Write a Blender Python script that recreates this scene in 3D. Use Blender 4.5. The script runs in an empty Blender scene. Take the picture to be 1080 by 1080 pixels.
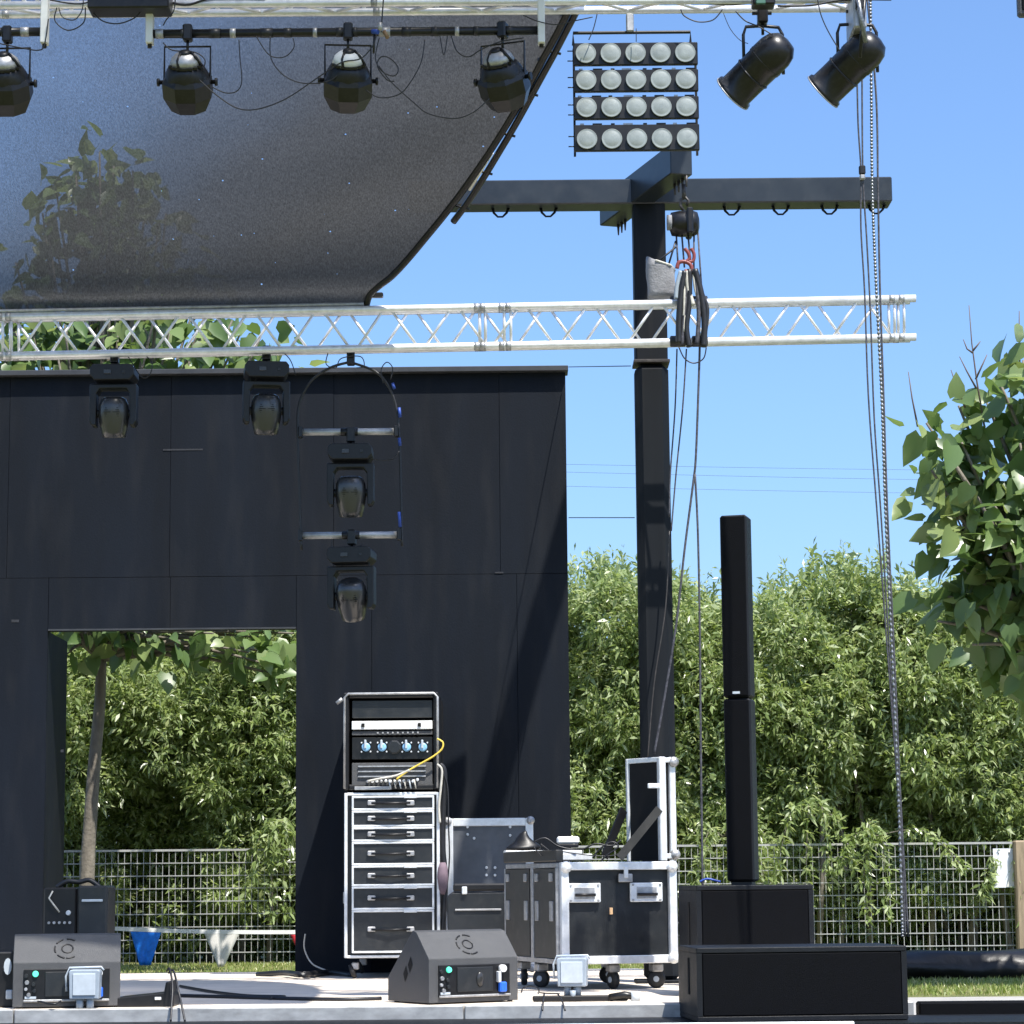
import bpy, math, random
import numpy as np
from mathutils import Vector, Matrix, noise as mnoise
R = math.radians
random.seed(7); rng = np.random.default_rng(11)
sc = bpy.context.scene
COL = sc.collection

# ------------------------------------------------------------------ camera
E = 0.65                                   # eye above the stage floor (floor is z = 0)
F = 2650.0                                 # focal length in pixels of a 1080 px wide picture
PITCH = math.atan(390.0 / F); ROLL = 0.009
CR = Matrix.Rotation(math.pi/2 + PITCH, 3, 'X') @ Matrix.Rotation(-ROLL, 3, 'Z')
EYE = Vector((0, 0, E))
cd = bpy.data.cameras.new('camera'); cam = bpy.data.objects.new('camera', cd); COL.objects.link(cam)
cam.matrix_world = Matrix.Translation(EYE) @ CR.to_4x4()
cd.sensor_width = 36; cd.lens = 36 * F / 1080; cd.clip_start = .1; cd.clip_end = 3000
sc.camera = cam

def P(px, py, Y):
    """point of the plane y = Y that the photograph shows at pixel px, py"""
    d = CR @ Vector(((px-540)/F, -(py-540)/F, -1))
    return EYE + d * (Y / d.y)
def S(Y): return F / Y                     # about how many pixels one metre is there

# ------------------------------------------------------------------ materials
def mat(name, col, rough=.6, metal=0, var=.15, scale=6, spec=.5, bump=0, bscale=60, col2=None, dust=0, coat=0, stretch=(1,1,1)):
    m = bpy.data.materials.new(name); m.use_nodes = True
    nt = m.node_tree; N = nt.nodes; L = nt.links; b = N['Principled BSDF']
    b.inputs['Roughness'].default_value = rough; b.inputs['Metallic'].default_value = metal
    b.inputs['Specular IOR Level'].default_value = spec; b.inputs['Coat Weight'].default_value = coat
    tc = N.new('ShaderNodeTexCoord'); mp = N.new('ShaderNodeMapping'); L.new(tc.outputs['Object'], mp.inputs[0])
    mp.inputs['Scale'].default_value = stretch
    n = N.new('ShaderNodeTexNoise'); n.inputs['Scale'].default_value = scale; n.inputs['Detail'].default_value = 6; n.inputs['Roughness'].default_value = .65
    L.new(mp.outputs[0], n.inputs['Vector'])
    cr = N.new('ShaderNodeValToRGB'); L.new(n.outputs['Fac'], cr.inputs[0])
    a = [max(0, c*(1-var)) for c in col]; c2 = col2 or [min(1, c*(1+var)) for c in col]
    cr.color_ramp.elements[0].position = .3; cr.color_ramp.elements[1].position = .7
    cr.color_ramp.elements[0].color = (*a, 1); cr.color_ramp.elements[1].color = (*c2, 1)
    out = cr.outputs[0]
    if dust:
        n2 = N.new('ShaderNodeTexNoise'); n2.inputs['Scale'].default_value = scale*3.3; n2.inputs['Detail'].default_value = 8; L.new(mp.outputs[0], n2.inputs['Vector'])
        r2 = N.new('ShaderNodeValToRGB'); r2.color_ramp.elements[0].position = .5; r2.color_ramp.elements[1].position = .8
        L.new(n2.outputs['Fac'], r2.inputs[0]); mx = N.new('ShaderNodeMix'); mx.data_type = 'RGBA'
        mu = N.new('ShaderNodeMath'); mu.operation = 'MULTIPLY'; mu.inputs[1].default_value = dust; L.new(r2.outputs[0], mu.inputs[0])
        L.new(mu.outputs[0], mx.inputs[0]); L.new(out, mx.inputs[6]); mx.inputs[7].default_value = (.22,.2,.17,1); out = mx.outputs[2]
    L.new(out, b.inputs['Base Color'])
    ro = N.new('ShaderNodeMapRange'); ro.inputs['To Min'].default_value = max(.05, rough-.12); ro.inputs['To Max'].default_value = min(1, rough+.12)
    L.new(n.outputs['Fac'], ro.inputs[0]); L.new(ro.outputs[0], b.inputs['Roughness'])
    if bump:
        n3 = N.new('ShaderNodeTexNoise'); n3.inputs['Scale'].default_value = bscale; n3.inputs['Detail'].default_value = 4; L.new(tc.outputs['Object'], n3.inputs['Vector'])
        bp = N.new('ShaderNodeBump'); bp.inputs['Strength'].default_value = bump; bp.inputs['Distance'].default_value = .01
        L.new(n3.outputs['Fac'], bp.inputs['Height']); L.new(bp.outputs[0], b.inputs['Normal'])
    return m

M = {}
M['wall'] = mat('black_wall_paint', (.0022,.0046,.0092), .66, var=.35, scale=2.2, bump=.10, bscale=70, dust=.03, spec=.2, stretch=(1,1,.18))
M['wall2'] = mat('black_cap_paint', (.03,.032,.036), .5, var=.3, scale=4)
M['steel'] = mat('black_painted_steel', (.006,.0078,.0105), .58, var=.3, scale=5, dust=.05, spec=.2, stretch=(1,1,.06))
M['steelg'] = mat('satin_black_steel', (.013,.018,.023), .36, var=.3, scale=4, dust=.05, spec=.55)
M['rust'] = mat('worn_steel', (.035,.03,.028), .5, var=.4, scale=8, dust=.3)
M['alu'] = mat('mill_aluminium', (.82,.82,.83), .4, .5, var=.16, scale=14, dust=.12)
M['alu2'] = mat('case_aluminium', (.74,.76,.77), .36, .3, var=.16, scale=14, dust=.12)
M['alud'] = mat('dull_aluminium', (.42,.42,.42), .5, .7, var=.3, scale=20, dust=.25)
M['blk'] = mat('black_plastic', (.007,.007,.008), .42, var=.3, scale=9, dust=.02, spec=.4)
M['blkm'] = mat('black_matt_metal', (.007,.007,.0075), .34, var=.4, scale=12, dust=.05, spec=.4)
M['box'] = mat('black_cabinet_paint', (.006,.0072,.0095), .5, var=.25, scale=8, bump=.3, bscale=260, dust=.01, spec=.25)
M['wedge'] = mat('grey_black_cabinet', (.065,.066,.068), .5, var=.12, scale=6, bump=.5, bscale=300, dust=.05)
M['grill'] = mat('black_grille', (.0018,.0022,.0035), .7, var=.3, scale=30, bump=.4, bscale=420, spec=.1)
M['lam'] = mat('black_laminate', (.014,.016,.018), .38, var=.25, scale=5, dust=.07, bump=.15, bscale=200)
M['lamb'] = mat('brown_black_laminate', (.03,.029,.026), .5, var=.2, scale=5, dust=.1)
M['gloss'] = mat('glossy_grey_shell', (.028,.029,.031), .3, var=.15, spec=.6, coat=.3)
M['rub'] = mat('black_rubber', (.014,.014,.014), .6, var=.2)
M['cable'] = mat('black_cable', (.012,.012,.014), .45, var=.2, scale=20)
M['rope'] = mat('worn_black_rope', (.022,.022,.03), .7, var=.6, scale=60, col2=(.09,.09,.11))
M['bluerope'] = mat('blue_tape', (.02,.06,.3), .5)
M['chain'] = mat('steel_chain', (.2,.21,.22), .4, .7, var=.6, scale=60)
M['white'] = mat('white_paint', (.72,.72,.7), .5, var=.08)
M['offw'] = mat('offwhite_webbing', (.5,.48,.42), .8, var=.2, scale=30)
M['grey'] = mat('grey_enamel', (.3,.35,.4), .45, var=.12, scale=20)
M['greyl'] = mat('light_grey_enamel', (.45,.5,.54), .45, var=.1, scale=20)
M['bag'] = mat('grey_canvas', (.24,.24,.25), .85, var=.25, scale=12, bump=.4, bscale=80)
M['red'] = mat('red_shackle', (.2,.045,.04), .45, var=.25, scale=40)
M['yel'] = mat('yellow_cable', (.75,.55,.08), .5, var=.1)
M['blue'] = mat('blue_plastic', (.02,.12,.6), .4)
M['cyan'] = mat('pale_blue_plastic', (.25,.5,.75), .35)
M['pink'] = mat('faded_cloth', (.17,.12,.145), .8, var=.3)
M['fblue'] = mat('blue_pennant', (.01,.2,.85), .55, var=.3, scale=20)
M['fgrey'] = mat('pale_pennant', (.66,.64,.6), .7, var=.08, scale=9)
M['fred'] = mat('red_pennant', (.7,.04,.06), .6)
M['tarp'] = mat('black_tarpaulin', (.008,.008,.009), .42, var=.3, scale=5, bump=.9, bscale=9, spec=.35)
M['wire'] = mat('galvanised_wire', (.4,.4,.385), .55, .2, var=.15)
M['wood'] = mat('weathered_post', (.26,.2,.13), .8, var=.35, scale=9, stretch=(4,4,.4))
M['bark'] = mat('grey_bark', (.17,.15,.12), .85, var=.35, scale=14, bump=.8, bscale=30, stretch=(1,1,.4))
M['twig'] = mat('brown_twig', (.12,.09,.07), .8, var=.3)
M['sign'] = mat('white_sign', (.7,.72,.76), .5, var=.05)
M['deck'] = mat('pale_stage_floor', (.66,.575,.475), .75, var=.1, scale=1.4, dust=.35, bump=.2, bscale=30)
M['fascia'] = mat('galvanised_rail', (.34,.345,.34), .5, .3, var=.3, scale=11, dust=.3, stretch=(.5,1,1))
M['path'] = mat('concrete_path', (.33,.32,.30), .85, var=.15, scale=2, dust=.3, bump=.3, bscale=40)
M['asph'] = mat('grey_kerb', (.2,.2,.21), .85, var=.2, scale=4)
M['ground'] = mat('grass_ground', (.09,.12,.035), .9, var=.35, scale=2.5, col2=(.2,.2,.07), bump=.8, bscale=60)
M['dial'] = mat('dark_dial', (.03,.03,.03), .25, var=.1)
M['hole'] = mat('dark_hole', (.003,.003,.003), .9)

def glass_mat():
    m = mat('frosted_lens', (.25,.275,.265), .3, var=.18, scale=14, coat=.3)
    return m
M['lens'] = glass_mat()
def led_mat():
    m = mat('green_lamp', (.1,.6,.4), .3); b = m.node_tree.nodes['Principled BSDF']
    b.inputs['Emission Color'].default_value = (.1,1,.6,1); b.inputs['Emission Strength'].default_value = .55
    return m
M['led'] = led_mat()

def leaf_mat(name, c1, c2, c3, tl=.35, rough=.42):
    m = bpy.data.materials.new(name); m.use_nodes = True; nt = m.node_tree; N = nt.nodes; L = nt.links
    b = N['Principled BSDF']; out = N['Material Output']
    g = N.new('ShaderNodeNewGeometry'); cr = N.new('ShaderNodeValToRGB'); L.new(g.outputs['Random Per Island'], cr.inputs[0])
    e = cr.color_ramp.elements; e[0].color = (*c1,1); e[1].color = (*c3,1); e.new(.55).color = (*c2,1)
    L.new(cr.outputs[0], b.inputs['Base Color']); b.inputs['Roughness'].default_value = rough; b.inputs['Specular IOR Level'].default_value = .55
    t = N.new('ShaderNodeBsdfTranslucent'); hs = N.new('ShaderNodeHueSaturation'); hs.inputs['Value'].default_value = 1.7; hs.inputs['Hue'].default_value = .485
    hs.inputs['Saturation'].default_value = 1.15
    L.new(cr.outputs[0], hs.inputs['Color']); L.new(hs.outputs[0], t.inputs[0])
    mx = N.new('ShaderNodeMixShader'); mx.inputs[0].default_value = tl
    L.new(b.outputs[0], mx.inputs[1]); L.new(t.outputs[0], mx.inputs[2]); L.new(mx.outputs[0], out.inputs[0])
    return m
M['hleaf'] = leaf_mat('hedge_leaf', (.14,.195,.06), (.24,.31,.115), (.42,.475,.27), .42, .28)
M['bleaf'] = leaf_mat('broad_leaf', (.07,.125,.035), (.13,.2,.07), (.23,.29,.11), .34, .34)
M['gleaf'] = leaf_mat('grass_blade', (.14,.2,.04), (.24,.3,.08), (.45,.42,.2), .3)

def scrim_mat():
    m = bpy.data.materials.new('mesh_scrim_cloth'); m.use_nodes = True; nt = m.node_tree; N = nt.nodes; L = nt.links
    b = N['Principled BSDF']; out = N['Material Output']; b.inputs['Roughness'].default_value = .8
    b.inputs['Base Color'].default_value = (.036,.034,.031,1); b.inputs['Specular IOR Level'].default_value = .1
    tl = N.new('ShaderNodeBsdfTranslucent'); tl.inputs[0].default_value = (.062,.06,.056,1)
    mx = N.new('ShaderNodeMixShader'); mx.inputs[0].default_value = .55; L.new(b.outputs[0], mx.inputs[1]); L.new(tl.outputs[0], mx.inputs[2])
    tr = N.new('ShaderNodeBsdfTransparent'); tc = N.new('ShaderNodeTexCoord')
    at = N.new('ShaderNodeAttribute'); at.attribute_name = 'view_cover'
    n = N.new('ShaderNodeTexNoise'); n.inputs['Scale'].default_value = 75; n.inputs['Detail'].default_value = 3; n.inputs['Roughness'].default_value = .8
    mp = N.new('ShaderNodeMapping'); mp.inputs['Scale'].default_value = (1.6,.7,.7); L.new(tc.outputs['Object'], mp.inputs[0]); L.new(mp.outputs[0], n.inputs['Vector'])
    n2 = N.new('ShaderNodeTexNoise'); n2.inputs['Scale'].default_value = 3; n2.inputs['Detail'].default_value = 4; L.new(tc.outputs['Object'], n2.inputs['Vector'])
    def math_(op, a, bb):
        k = N.new('ShaderNodeMath'); k.operation = op
        for i, v in enumerate((a, bb)):
            if isinstance(v, (int, float)): k.inputs[i].default_value = v
            else: L.new(v, k.inputs[i])
        return k.outputs[0]
    # openness = (1 - painted cover) * thread noise
    w = N.new('ShaderNodeMapRange'); L.new(n.outputs['Fac'], w.inputs[0]); w.inputs['From Min'].default_value = .3; w.inputs['From Max'].default_value = .7; w.inputs['To Min'].default_value = .68; w.inputs['To Max'].default_value = 1.32
    w2 = N.new('ShaderNodeMapRange'); L.new(n2.outputs['Fac'], w2.inputs[0]); w2.inputs['To Min'].default_value = .85; w2.inputs['To Max'].default_value = 1.15
    op = math_('MULTIPLY', math_('SUBTRACT', 1, at.outputs['Fac']), math_('MULTIPLY', w.outputs[0], w2.outputs[0]))
    v = N.new('ShaderNodeTexVoronoi'); v.inputs['Scale'].default_value = 8; L.new(tc.outputs['Object'], v.inputs['Vector'])
    pin = math_('LESS_THAN', v.outputs['Distance'], .045)
    op = math_('MAXIMUM', op, math_('MULTIPLY', pin, .8))
    m2 = N.new('ShaderNodeMixShader'); L.new(op, m2.inputs[0]); L.new(mx.outputs[0], m2.inputs[1]); L.new(tr.outputs[0], m2.inputs[2]); L.new(m2.outputs[0], out.inputs[0])
    # brightness of the thread varies too
    rr = N.new('ShaderNodeMapRange'); L.new(n.outputs['Fac'], rr.inputs[0]); rr.inputs['From Min'].default_value = .35; rr.inputs['From Max'].default_value = .7; rr.inputs['To Min'].default_value = .045; rr.inputs['To Max'].default_value = .12
    cc = N.new('ShaderNodeCombineColor'); 
    for i, k in enumerate((1, .99, .95)): L.new(math_('MULTIPLY', rr.outputs[0], k), cc.inputs[i])
    L.new(cc.outputs[0], tl.inputs[0])
    return m
M['scrim'] = scrim_mat()

# ------------------------------------------------------------------ mesh building
class MB:
    def __init__(s): s.v = []; s.f = []; s.sm = []
    def add(s, vs, fs, smooth=False, mtx=None):
        o = len(s.v)
        for p in vs:
            p = Vector(p)
            s.v.append(mtx @ p if mtx else p)
        for f in fs: s.f.append([o+i for i in f]); s.sm.append(smooth)
        return s
    def box(s, c, size, mtx=None, ch=0):
        """box with all twelve edges chamfered when ch is given"""
        x, y, z = (q/2 for q in size); c = Vector(c)
        if not ch:
            vs = [c+Vector((a*x, b*y, d*z)) for a in (-1,1) for b in (-1,1) for d in (-1,1)]
            fs = [(0,1,3,2),(4,6,7,5),(0,4,5,1),(2,3,7,6),(0,2,6,4),(1,5,7,3)]
            return s.add(vs, fs, False, mtx)
        ch = min(ch, x*.45, y*.45, z*.45)
        vs = []; idx = {}
        for a in (-1,1):
            for b in (-1,1):
                for d in (-1,1):
                    for k in range(3):
                        q = [a*(x-ch), b*(y-ch), d*(z-ch)]; q[k] = (a*x, b*y, d*z)[k]
                        idx[(a,b,d,k)] = len(vs); vs.append(c+Vector(q))
        fs = []
        for k in range(3):
            i, j = [q for q in range(3) if q != k]
            for sg in (-1,1):
                loop = []
                for (u, w) in ((-1,-1),(1,-1),(1,1),(-1,1)):
                    t = [0,0,0]; t[k] = sg; t[i] = u; t[j] = w; loop.append(idx[(*t, k)])
                fs.append(loop)
            for u in (-1,1):
                for w in (-1,1):
                    A = [0,0,0]; A[i] = u; A[j] = w
                    p = []
                    for (sg, kk) in ((-1,i),(1,i),(1,j),(-1,j)):
                        t = list(A); t[k] = sg; p.append(idx[(*t, kk)])
                    fs.append(p)
        for a in (-1,1):
            for b in (-1,1):
                for d in (-1,1): fs.append([idx[(a,b,d,k)] for k in range(3)])
        return s.add(vs, fs, False, mtx)
    def bar(s, a, b, w, h=None, ch=0):
        """box bar from a to b, w wide (horizontal), h high"""
        a = Vector(a); b = Vector(b); d = b-a; h = h or w
        q = d.to_track_quat('X', 'Z') if abs(d.normalized().z) < .98 else d.to_track_quat('X', 'Y')
        return s.box((0,0,0), (d.length, w, h), Matrix.Translation((a+b)/2) @ q.to_matrix().to_4x4(), ch)
    def tube(s, pts, r, n=8, cap=True, smooth=True):
        pts = [Vector(p) for p in pts]; o = len(s.v)
        rs = r if isinstance(r, (list, tuple)) else [r]*len(pts)
        t0 = (pts[1]-pts[0]).normalized(); up = Vector((0,0,1)) if abs(t0.z) < .9 else Vector((1,0,0))
        u = t0.cross(up).normalized()
        for i, p in enumerate(pts):
            t = (pts[min(i+1, len(pts)-1)] - pts[max(i-1, 0)]).normalized()
            u = (u - t*u.dot(t)).normalized(); w = t.cross(u)
            for k in range(n):
                a = 2*math.pi*k/n; s.v.append(p + (u*math.cos(a) + w*math.sin(a))*rs[i])
        for i in range(len(pts)-1):
            for k in range(n):
                s.f.append([o+i*n+k, o+i*n+(k+1)%n, o+(i+1)*n+(k+1)%n, o+(i+1)*n+k]); s.sm.append(smooth)
        if cap:
            s.f.append([o+k for k in range(n)][::-1]); s.sm.append(False)
            e = o+(len(pts)-1)*n; s.f.append([e+k for k in range(n)]); s.sm.append(False)
        return s
    def lathe(s, prof, n=24, mtx=None, smooth=True, a0=0):
        """prof: list of (r, z) turned about z"""
        o = len(s.v); ml = mtx or Matrix()
        for (r, z) in prof:
            for k in range(n):
                a = a0+2*math.pi*k/n; s.v.append(ml @ Vector((r*math.cos(a), r*math.sin(a), z)))
        for i in range(len(prof)-1):
            for k in range(n):
                s.f.append([o+i*n+k, o+i*n+(k+1)%n, o+(i+1)*n+(k+1)%n, o+(i+1)*n+k]); s.sm.append(smooth)
        s.f.append([o+k for k in range(n)][::-1]); s.sm.append(False)
        e = o+(len(prof)-1)*n; s.f.append([e+k for k in range(n)]); s.sm.append(False)
        return s
    def prism(s, poly, y0, y1, mtx=None):
        """poly in x,z pushed along y"""
        n = len(poly)
        vs = [(x, y0, z) for x, z in poly] + [(x, y1, z) for x, z in poly]
        fs = [list(range(n)), list(range(2*n-1, n-1, -1))] + [[i, i+n, (i+1)%n+n, (i+1)%n] for i in range(n)]
        return s.add(vs, fs, False, mtx)
    def build(s, name, m, parent=None, loc=None, bevel=0, rot=None, subsurf=0, solid=0):
        me = bpy.data.meshes.new(name); me.from_pydata([tuple(v) for v in s.v], [], s.f); me.validate()
        if len(me.polygons) == len(s.sm): me.polygons.foreach_set('use_smooth', s.sm)
        for q in (m if isinstance(m, (list, tuple)) else [m]): me.materials.append(q)
        import bmesh
        bm = bmesh.new(); bm.from_mesh(me); bmesh.ops.recalc_face_normals(bm, faces=bm.faces); bm.to_mesh(me); bm.free()
        o = bpy.data.objects.new(name, me); COL.objects.link(o)
        if parent is not None: o.parent = parent
        if loc is not None: o.location = loc
        if rot is not None: o.rotation_euler = rot
        if solid:
            k = o.modifiers.new('solid', 'SOLIDIFY'); k.thickness = solid; k.offset = 0
        if bevel:
            k = o.modifiers.new('bevel', 'BEVEL'); k.width = bevel; k.segments = 2; k.limit_method = 'ANGLE'; k.angle_limit = R(40)
        if subsurf:
            k = o.modifiers.new('sub', 'SUBSURF'); k.levels = subsurf; k.render_levels = subsurf
        return o

def tag(o, label=None, cat=None, group=None, kind=None):
    if label: o['label'] = label
    if cat: o['category'] = cat
    if group: o['group'] = group
    if kind: o['kind'] = kind
    return o
def thing(name, label, cat, loc=(0,0,0), rz=0, group=None):
    o = bpy.data.objects.new(name, None); COL.objects.link(o); o.empty_display_size = .1
    o.location = loc; o.rotation_euler = (0, 0, rz)
    return tag(o, label, cat, group)
def dup(root, label=None, loc=None, rz=None):
    r = root.copy(); COL.objects.link(r)
    if label: r['label'] = label
    if loc is not None: r.location = loc
    if rz is not None: r.rotation_euler = (0, 0, rz)
    for ch in list(root.children):
        c = ch.copy(); COL.objects.link(c); c.parent = r
        for g in list(ch.children):
            d = g.copy(); COL.objects.link(d); d.parent = c
    return r
def kid(root, name, k=0):
    return [c for c in root.children if c.name.split('.')[0] == name][k]
def smooth_path(pts, n=6):
    """Catmull-Rom through pts"""
    pts = [Vector(p) for p in pts]; out = []
    for i in range(len(pts)-1):
        p0 = pts[max(i-1,0)]; p1 = pts[i]; p2 = pts[i+1]; p3 = pts[min(i+2, len(pts)-1)]
        for k in range(n):
            t = k/n; out.append(.5*((2*p1)+(p2-p0)*t+(2*p0-5*p1+4*p2-p3)*t*t+(3*p1-p0-3*p2+p3)*t**3))
    out.append(pts[-1]); return out
def pp(pts, Y, o=Vector((0,0,0))):
    return [P(x, y, q[0] if q else Y) - o for x, y, *q in pts]
def cable(name, label, pts, Y, r=.006, m='cable', group=None, cat='cable', n=6):
    o = MB().tube(smooth_path(pp(pts, Y), n), r, 6).build(name, M[m])
    return tag(o, label, cat, group)

# ------------------------------------------------------------------ ground, floor
GZ = -.12
def sheet(name, x0, x1, y0, y1, z, m, sub=1):
    b = MB(); b.add([(x0,y0,z),(x1,y0,z),(x1,y1,z),(x0,y1,z)], [(0,1,2,3)]); o = b.build(name, M[m]); o['kind'] = 'structure'; return o
sheet('ground', -400, 400, -100, 900, GZ-.004, 'ground')
sheet('path', 2.12, 30, 13.3, 16.7, GZ, 'path')
sheet('kerb', -12, 1.0, 19.05, 20.9, GZ+.06, 'asph')
YF = 13.67                                        # front edge of the stage floor
b = MB(); b.box((-5.0, (YF+19.0)/2, -.15), (14.22, 19.0-YF, .3)); o = b.build('stage_floor', M['deck']); o['kind'] = 'structure'
b = MB()
for i in range(6):
    x0 = -12.28+i*2.4; b.box((x0+1.2, YF-.02, -.045), (2.394, .04, .09), ch=.006)
o = b.build('stage_rail', M['fascia']); o['kind'] = 'structure'
b = MB(); b.box((0, 13.26, -.22), (24, .74, .3)); o = b.build('stage_step', M['box']); o['kind'] = 'structure'
e = P(900, 1073, 12.9).x
b = MB(); b.box(((e-9)/2, 12.875, -.07), (e+9, .03, .022), ch=.005); o = b.build('step_nosing', M['alu2']); o['kind'] = 'structure'
b = MB(); b.box((7.2, 13.72, -.06), (10.1, .12, .11), ch=.01); o = b.build('stage_edge', M['grill']); o['kind'] = 'structure'

# ------------------------------------------------------------------ stage wall
YW = 18.7
def px_x(px, py, Y): return P(px, py, Y).x
def px_z(px, py, Y): return P(px, py, Y).z
wx1 = px_x(600, 700, YW); wz = px_z(300, 396, YW)
ox0 = px_x(48, 820, YW); ox1 = px_x(312, 820, YW); oz = px_z(180, 664, YW); wx0 = -7.5
W = thing('stage_wall', 'tall black painted stage back wall with a doorway opening', 'wall', (wx1, YW, 0))
o0 = Vector((wx1, YW, 0))
b = MB()
for (x0, x1, z0, z1) in ((wx0, ox0, 0, wz), (ox1, wx1, 0, wz), (ox0, ox1, oz, wz)):
    b.box(((x0+x1)/2 - wx1, .06, (z0+z1)/2), (x1-x0, .1, z1-z0))
b.build('core', M['wall'], W)
zs = px_z(400, 607, YW); xs = [px_x(q, 500, YW) for q in (180, 352, 527)]; lx = [px_x(q, 620, YW) for q in (180, 450)]
pan = []
top = [wx0, xs[0]-1.22, xs[0], xs[1], xs[2], wx1]
for a, c in zip(top[:-1], top[1:]): pan.append((a, c, zs, wz-.001))
pan += [(wx0, ox0, 0, zs), (ox0, lx[0], oz, zs), (lx[0], ox1, oz, zs), (ox1, px_x(392, 620, YW), 0, zs), (px_x(392, 620, YW), px_x(545, 620, YW), 0, zs), (px_x(545, 620, YW), wx1, 0, zs)]
for i, (a, c, z0, z1) in enumerate(pan):
    MB().box(((a+c)/2-wx1, -.006 - .0012*(i % 3), (z0+z1)/2+.002), (c-a-.0025, .012, z1-z0-.003), ch=.001).build('panel', M['wall'], W)
MB().box(((wx0+wx1)/2-wx1+.01, .02, wz+.022), (wx1-wx0+.02, .21, .04), ch=.004).build('cap', M['wall2'], W)
MB().box((ox0-wx1-.02, .11+.36, oz/2), (.036, .72, oz-.01)).build('side_return', M['wall'], W)
MB().box(((ox0+ox1)/2-wx1, -.001, oz+.004), (ox1-ox0-.004, .03, .012)).build('lintel_trim', M['wall2'], W)

M['scuff'] = mat('wall_scuff', (.014,.016,.021), .7, var=.4, scale=30)
for x0_, x1_, y_, h_ in ((172,214,474.5,.012), (12,20,655,.02), (352,356,612,.02), (522,531,604,.012), (64,67,792,.02)):
    p0 = P(x0_, y_, YW-.016); p1 = P(x1_, y_, YW-.016)
    MB().box(((p0.x+p1.x)/2-wx1, -.0165, p0.z), (p1.x-p0.x, .002, h_), ch=.0008).build('scuff_mark', M['scuff'], W)
# ------------------------------------------------------------------ black pillar frame
YP = 16.45
pz = px_z(690, 205, YP)
pc = px_x(692, 700, YP); oP = Vector((pc, YP, 0))
PF = thing('pillar_frame', 'tall black steel column with a cross beam and short arm on top', 'steel frame', oP)
ztop = P(700, 214, YP).z
zk = P(690, 384, YP).z
MB().box((0, 0, (ztop+zk)/2), (.215, .215, ztop-zk), ch=.012).build('upper_column', M['steel'], PF)
MB().box((0, 0, (zk-.011)/2), (.222, .222, zk-.011), ch=.045).build('column', M['steel'], PF)
MB().box((0,0,.01), (.34,.34,.02), ch=.004).build('foot_plate', M['steel'], PF)
zc = (P(700, 188, YP-.16).z + P(700, 214, YP-.16).z)/2; hc = P(700, 188, YP-.16).z - P(700, 214, YP-.16).z
xl = px_x(430, 203, YP-.16); xr = px_x(942, 200, YP-.16)
MB().box(((xl+xr)/2-pc, -.02, zc+.01), (xr-xl, .2, hc), ch=.008).build('cross_beam', M['steelg'], PF)
a = P(719, 190, 15.66) - oP; c = P(643, 226, 16.95) - oP; a.z = c.z = zc + .03
ABm = MB(); d = (c-a).normalized()
ABm.bar(a, c, .15, hc+.03, ch=.006); ABm.build('arm', M['steelg'], PF)
for t in (.02,.07,.12,.17,.86,.91,.96):
    q = a.lerp(c, t) + Vector((0,0,-hc/2-.015))
    MB().tube([q+Vector((.04,0,.0)), q+Vector((.04,0,-.075))], [.012,.005], 6).build('bolt', M['rust'], PF)
MB().box((0, -.003, P(690, 384, YP).z), (.24, .235, .02), ch=.003).build('collar', M['rust'], PF)
for px in (528, 579, 774, 826, 878, 928):
    x = px_x(px, 215, YP-.16)-pc; z = zc+.01-hc/2
    MB().tube([(x-.055,-.02,z+.004),(x-.047,-.02,z-.03),(x-.02,-.02,z-.058),(x+.012,-.02,z-.058),(x+.04,-.02,z-.03),(x+.052,-.02,z+.004)], [.012,.009,.007,.007,.009,.012], 6).build('hook', M['steel'], PF)

# roof beam above the picture, seen by its shadow on the wall
rb = MB().box((1.80, 16.4, E+7.2), (.17, 4.4, .2), ch=.01).build('roof_beam', M['steel'])
tag(rb, 'black roof beam running towards the back wall above the column', 'beam')

# ------------------------------------------------------------------ trusses
def truss(name, label, A, B, h, dep, r, joints, period, tilt=0, br=.0085, n=10, cp=1.12):
    """A, B: lower front chord ends (world). four chords, lacing on front, back and bottom face"""
    L = (B-A).length; ax = (B-A).normalized()
    T = thing(name, label, 'truss', A)
    up = Vector((0, -math.sin(tilt), math.cos(tilt))); bk = Vector((0, math.cos(tilt), math.sin(tilt)))
    corners = [Vector((0,0,0)), up*h, bk*dep, up*h+bk*dep]
    for q in corners:
        MB().tube([q, q+ax*L], r, 14).build('chord', M['alu'], T)
    for f, (lo, hi, ph) in enumerate(((corners[0], corners[1], 0), (corners[2], corners[3], .5))):
        s = ph*period*.7; k = 0
        while s < L-.02:
            e = s+period*.40
            if e < L:
                p0, p1 = (hi, lo) if k % 2 == 0 else (lo, hi)
                MB().tube([p0+ax*s, p1+ax*e], br, 8).build('brace', M['alu'], T)
            s += period*.5; k += 1
    bb = MB(); s = 0; k = 0                              # underside lacing
    while s+period*.5 < L:
        p0, p1 = (corners[0], corners[2]) if k % 2 == 0 else (corners[2], corners[0])
        bb.tube([p0+ax*s, p1+ax*(s+period*.5)], br*.9, 6); s += period*.5; k += 1
    bb.build('underside_lacing', M['alu'], T)
    for s in joints:
        for (lo, hi) in ((corners[0], corners[1]), (corners[2], corners[3])):
            MB().tube([lo+ax*s, hi+ax*s], br, 8).build('upright', M['alu'], T)
        for q in corners:
            MB().tube([q+ax*(s-.035), q+ax*(s+.0)], r*1.08, 12).build('coupler', M['alud'], T)
    return T
YT = 15.62
A = P(-160, 378.5, YT); B = P(966, 355.5, YT)
def sx(px): return (P(px, 365, YT)-A).length
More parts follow.
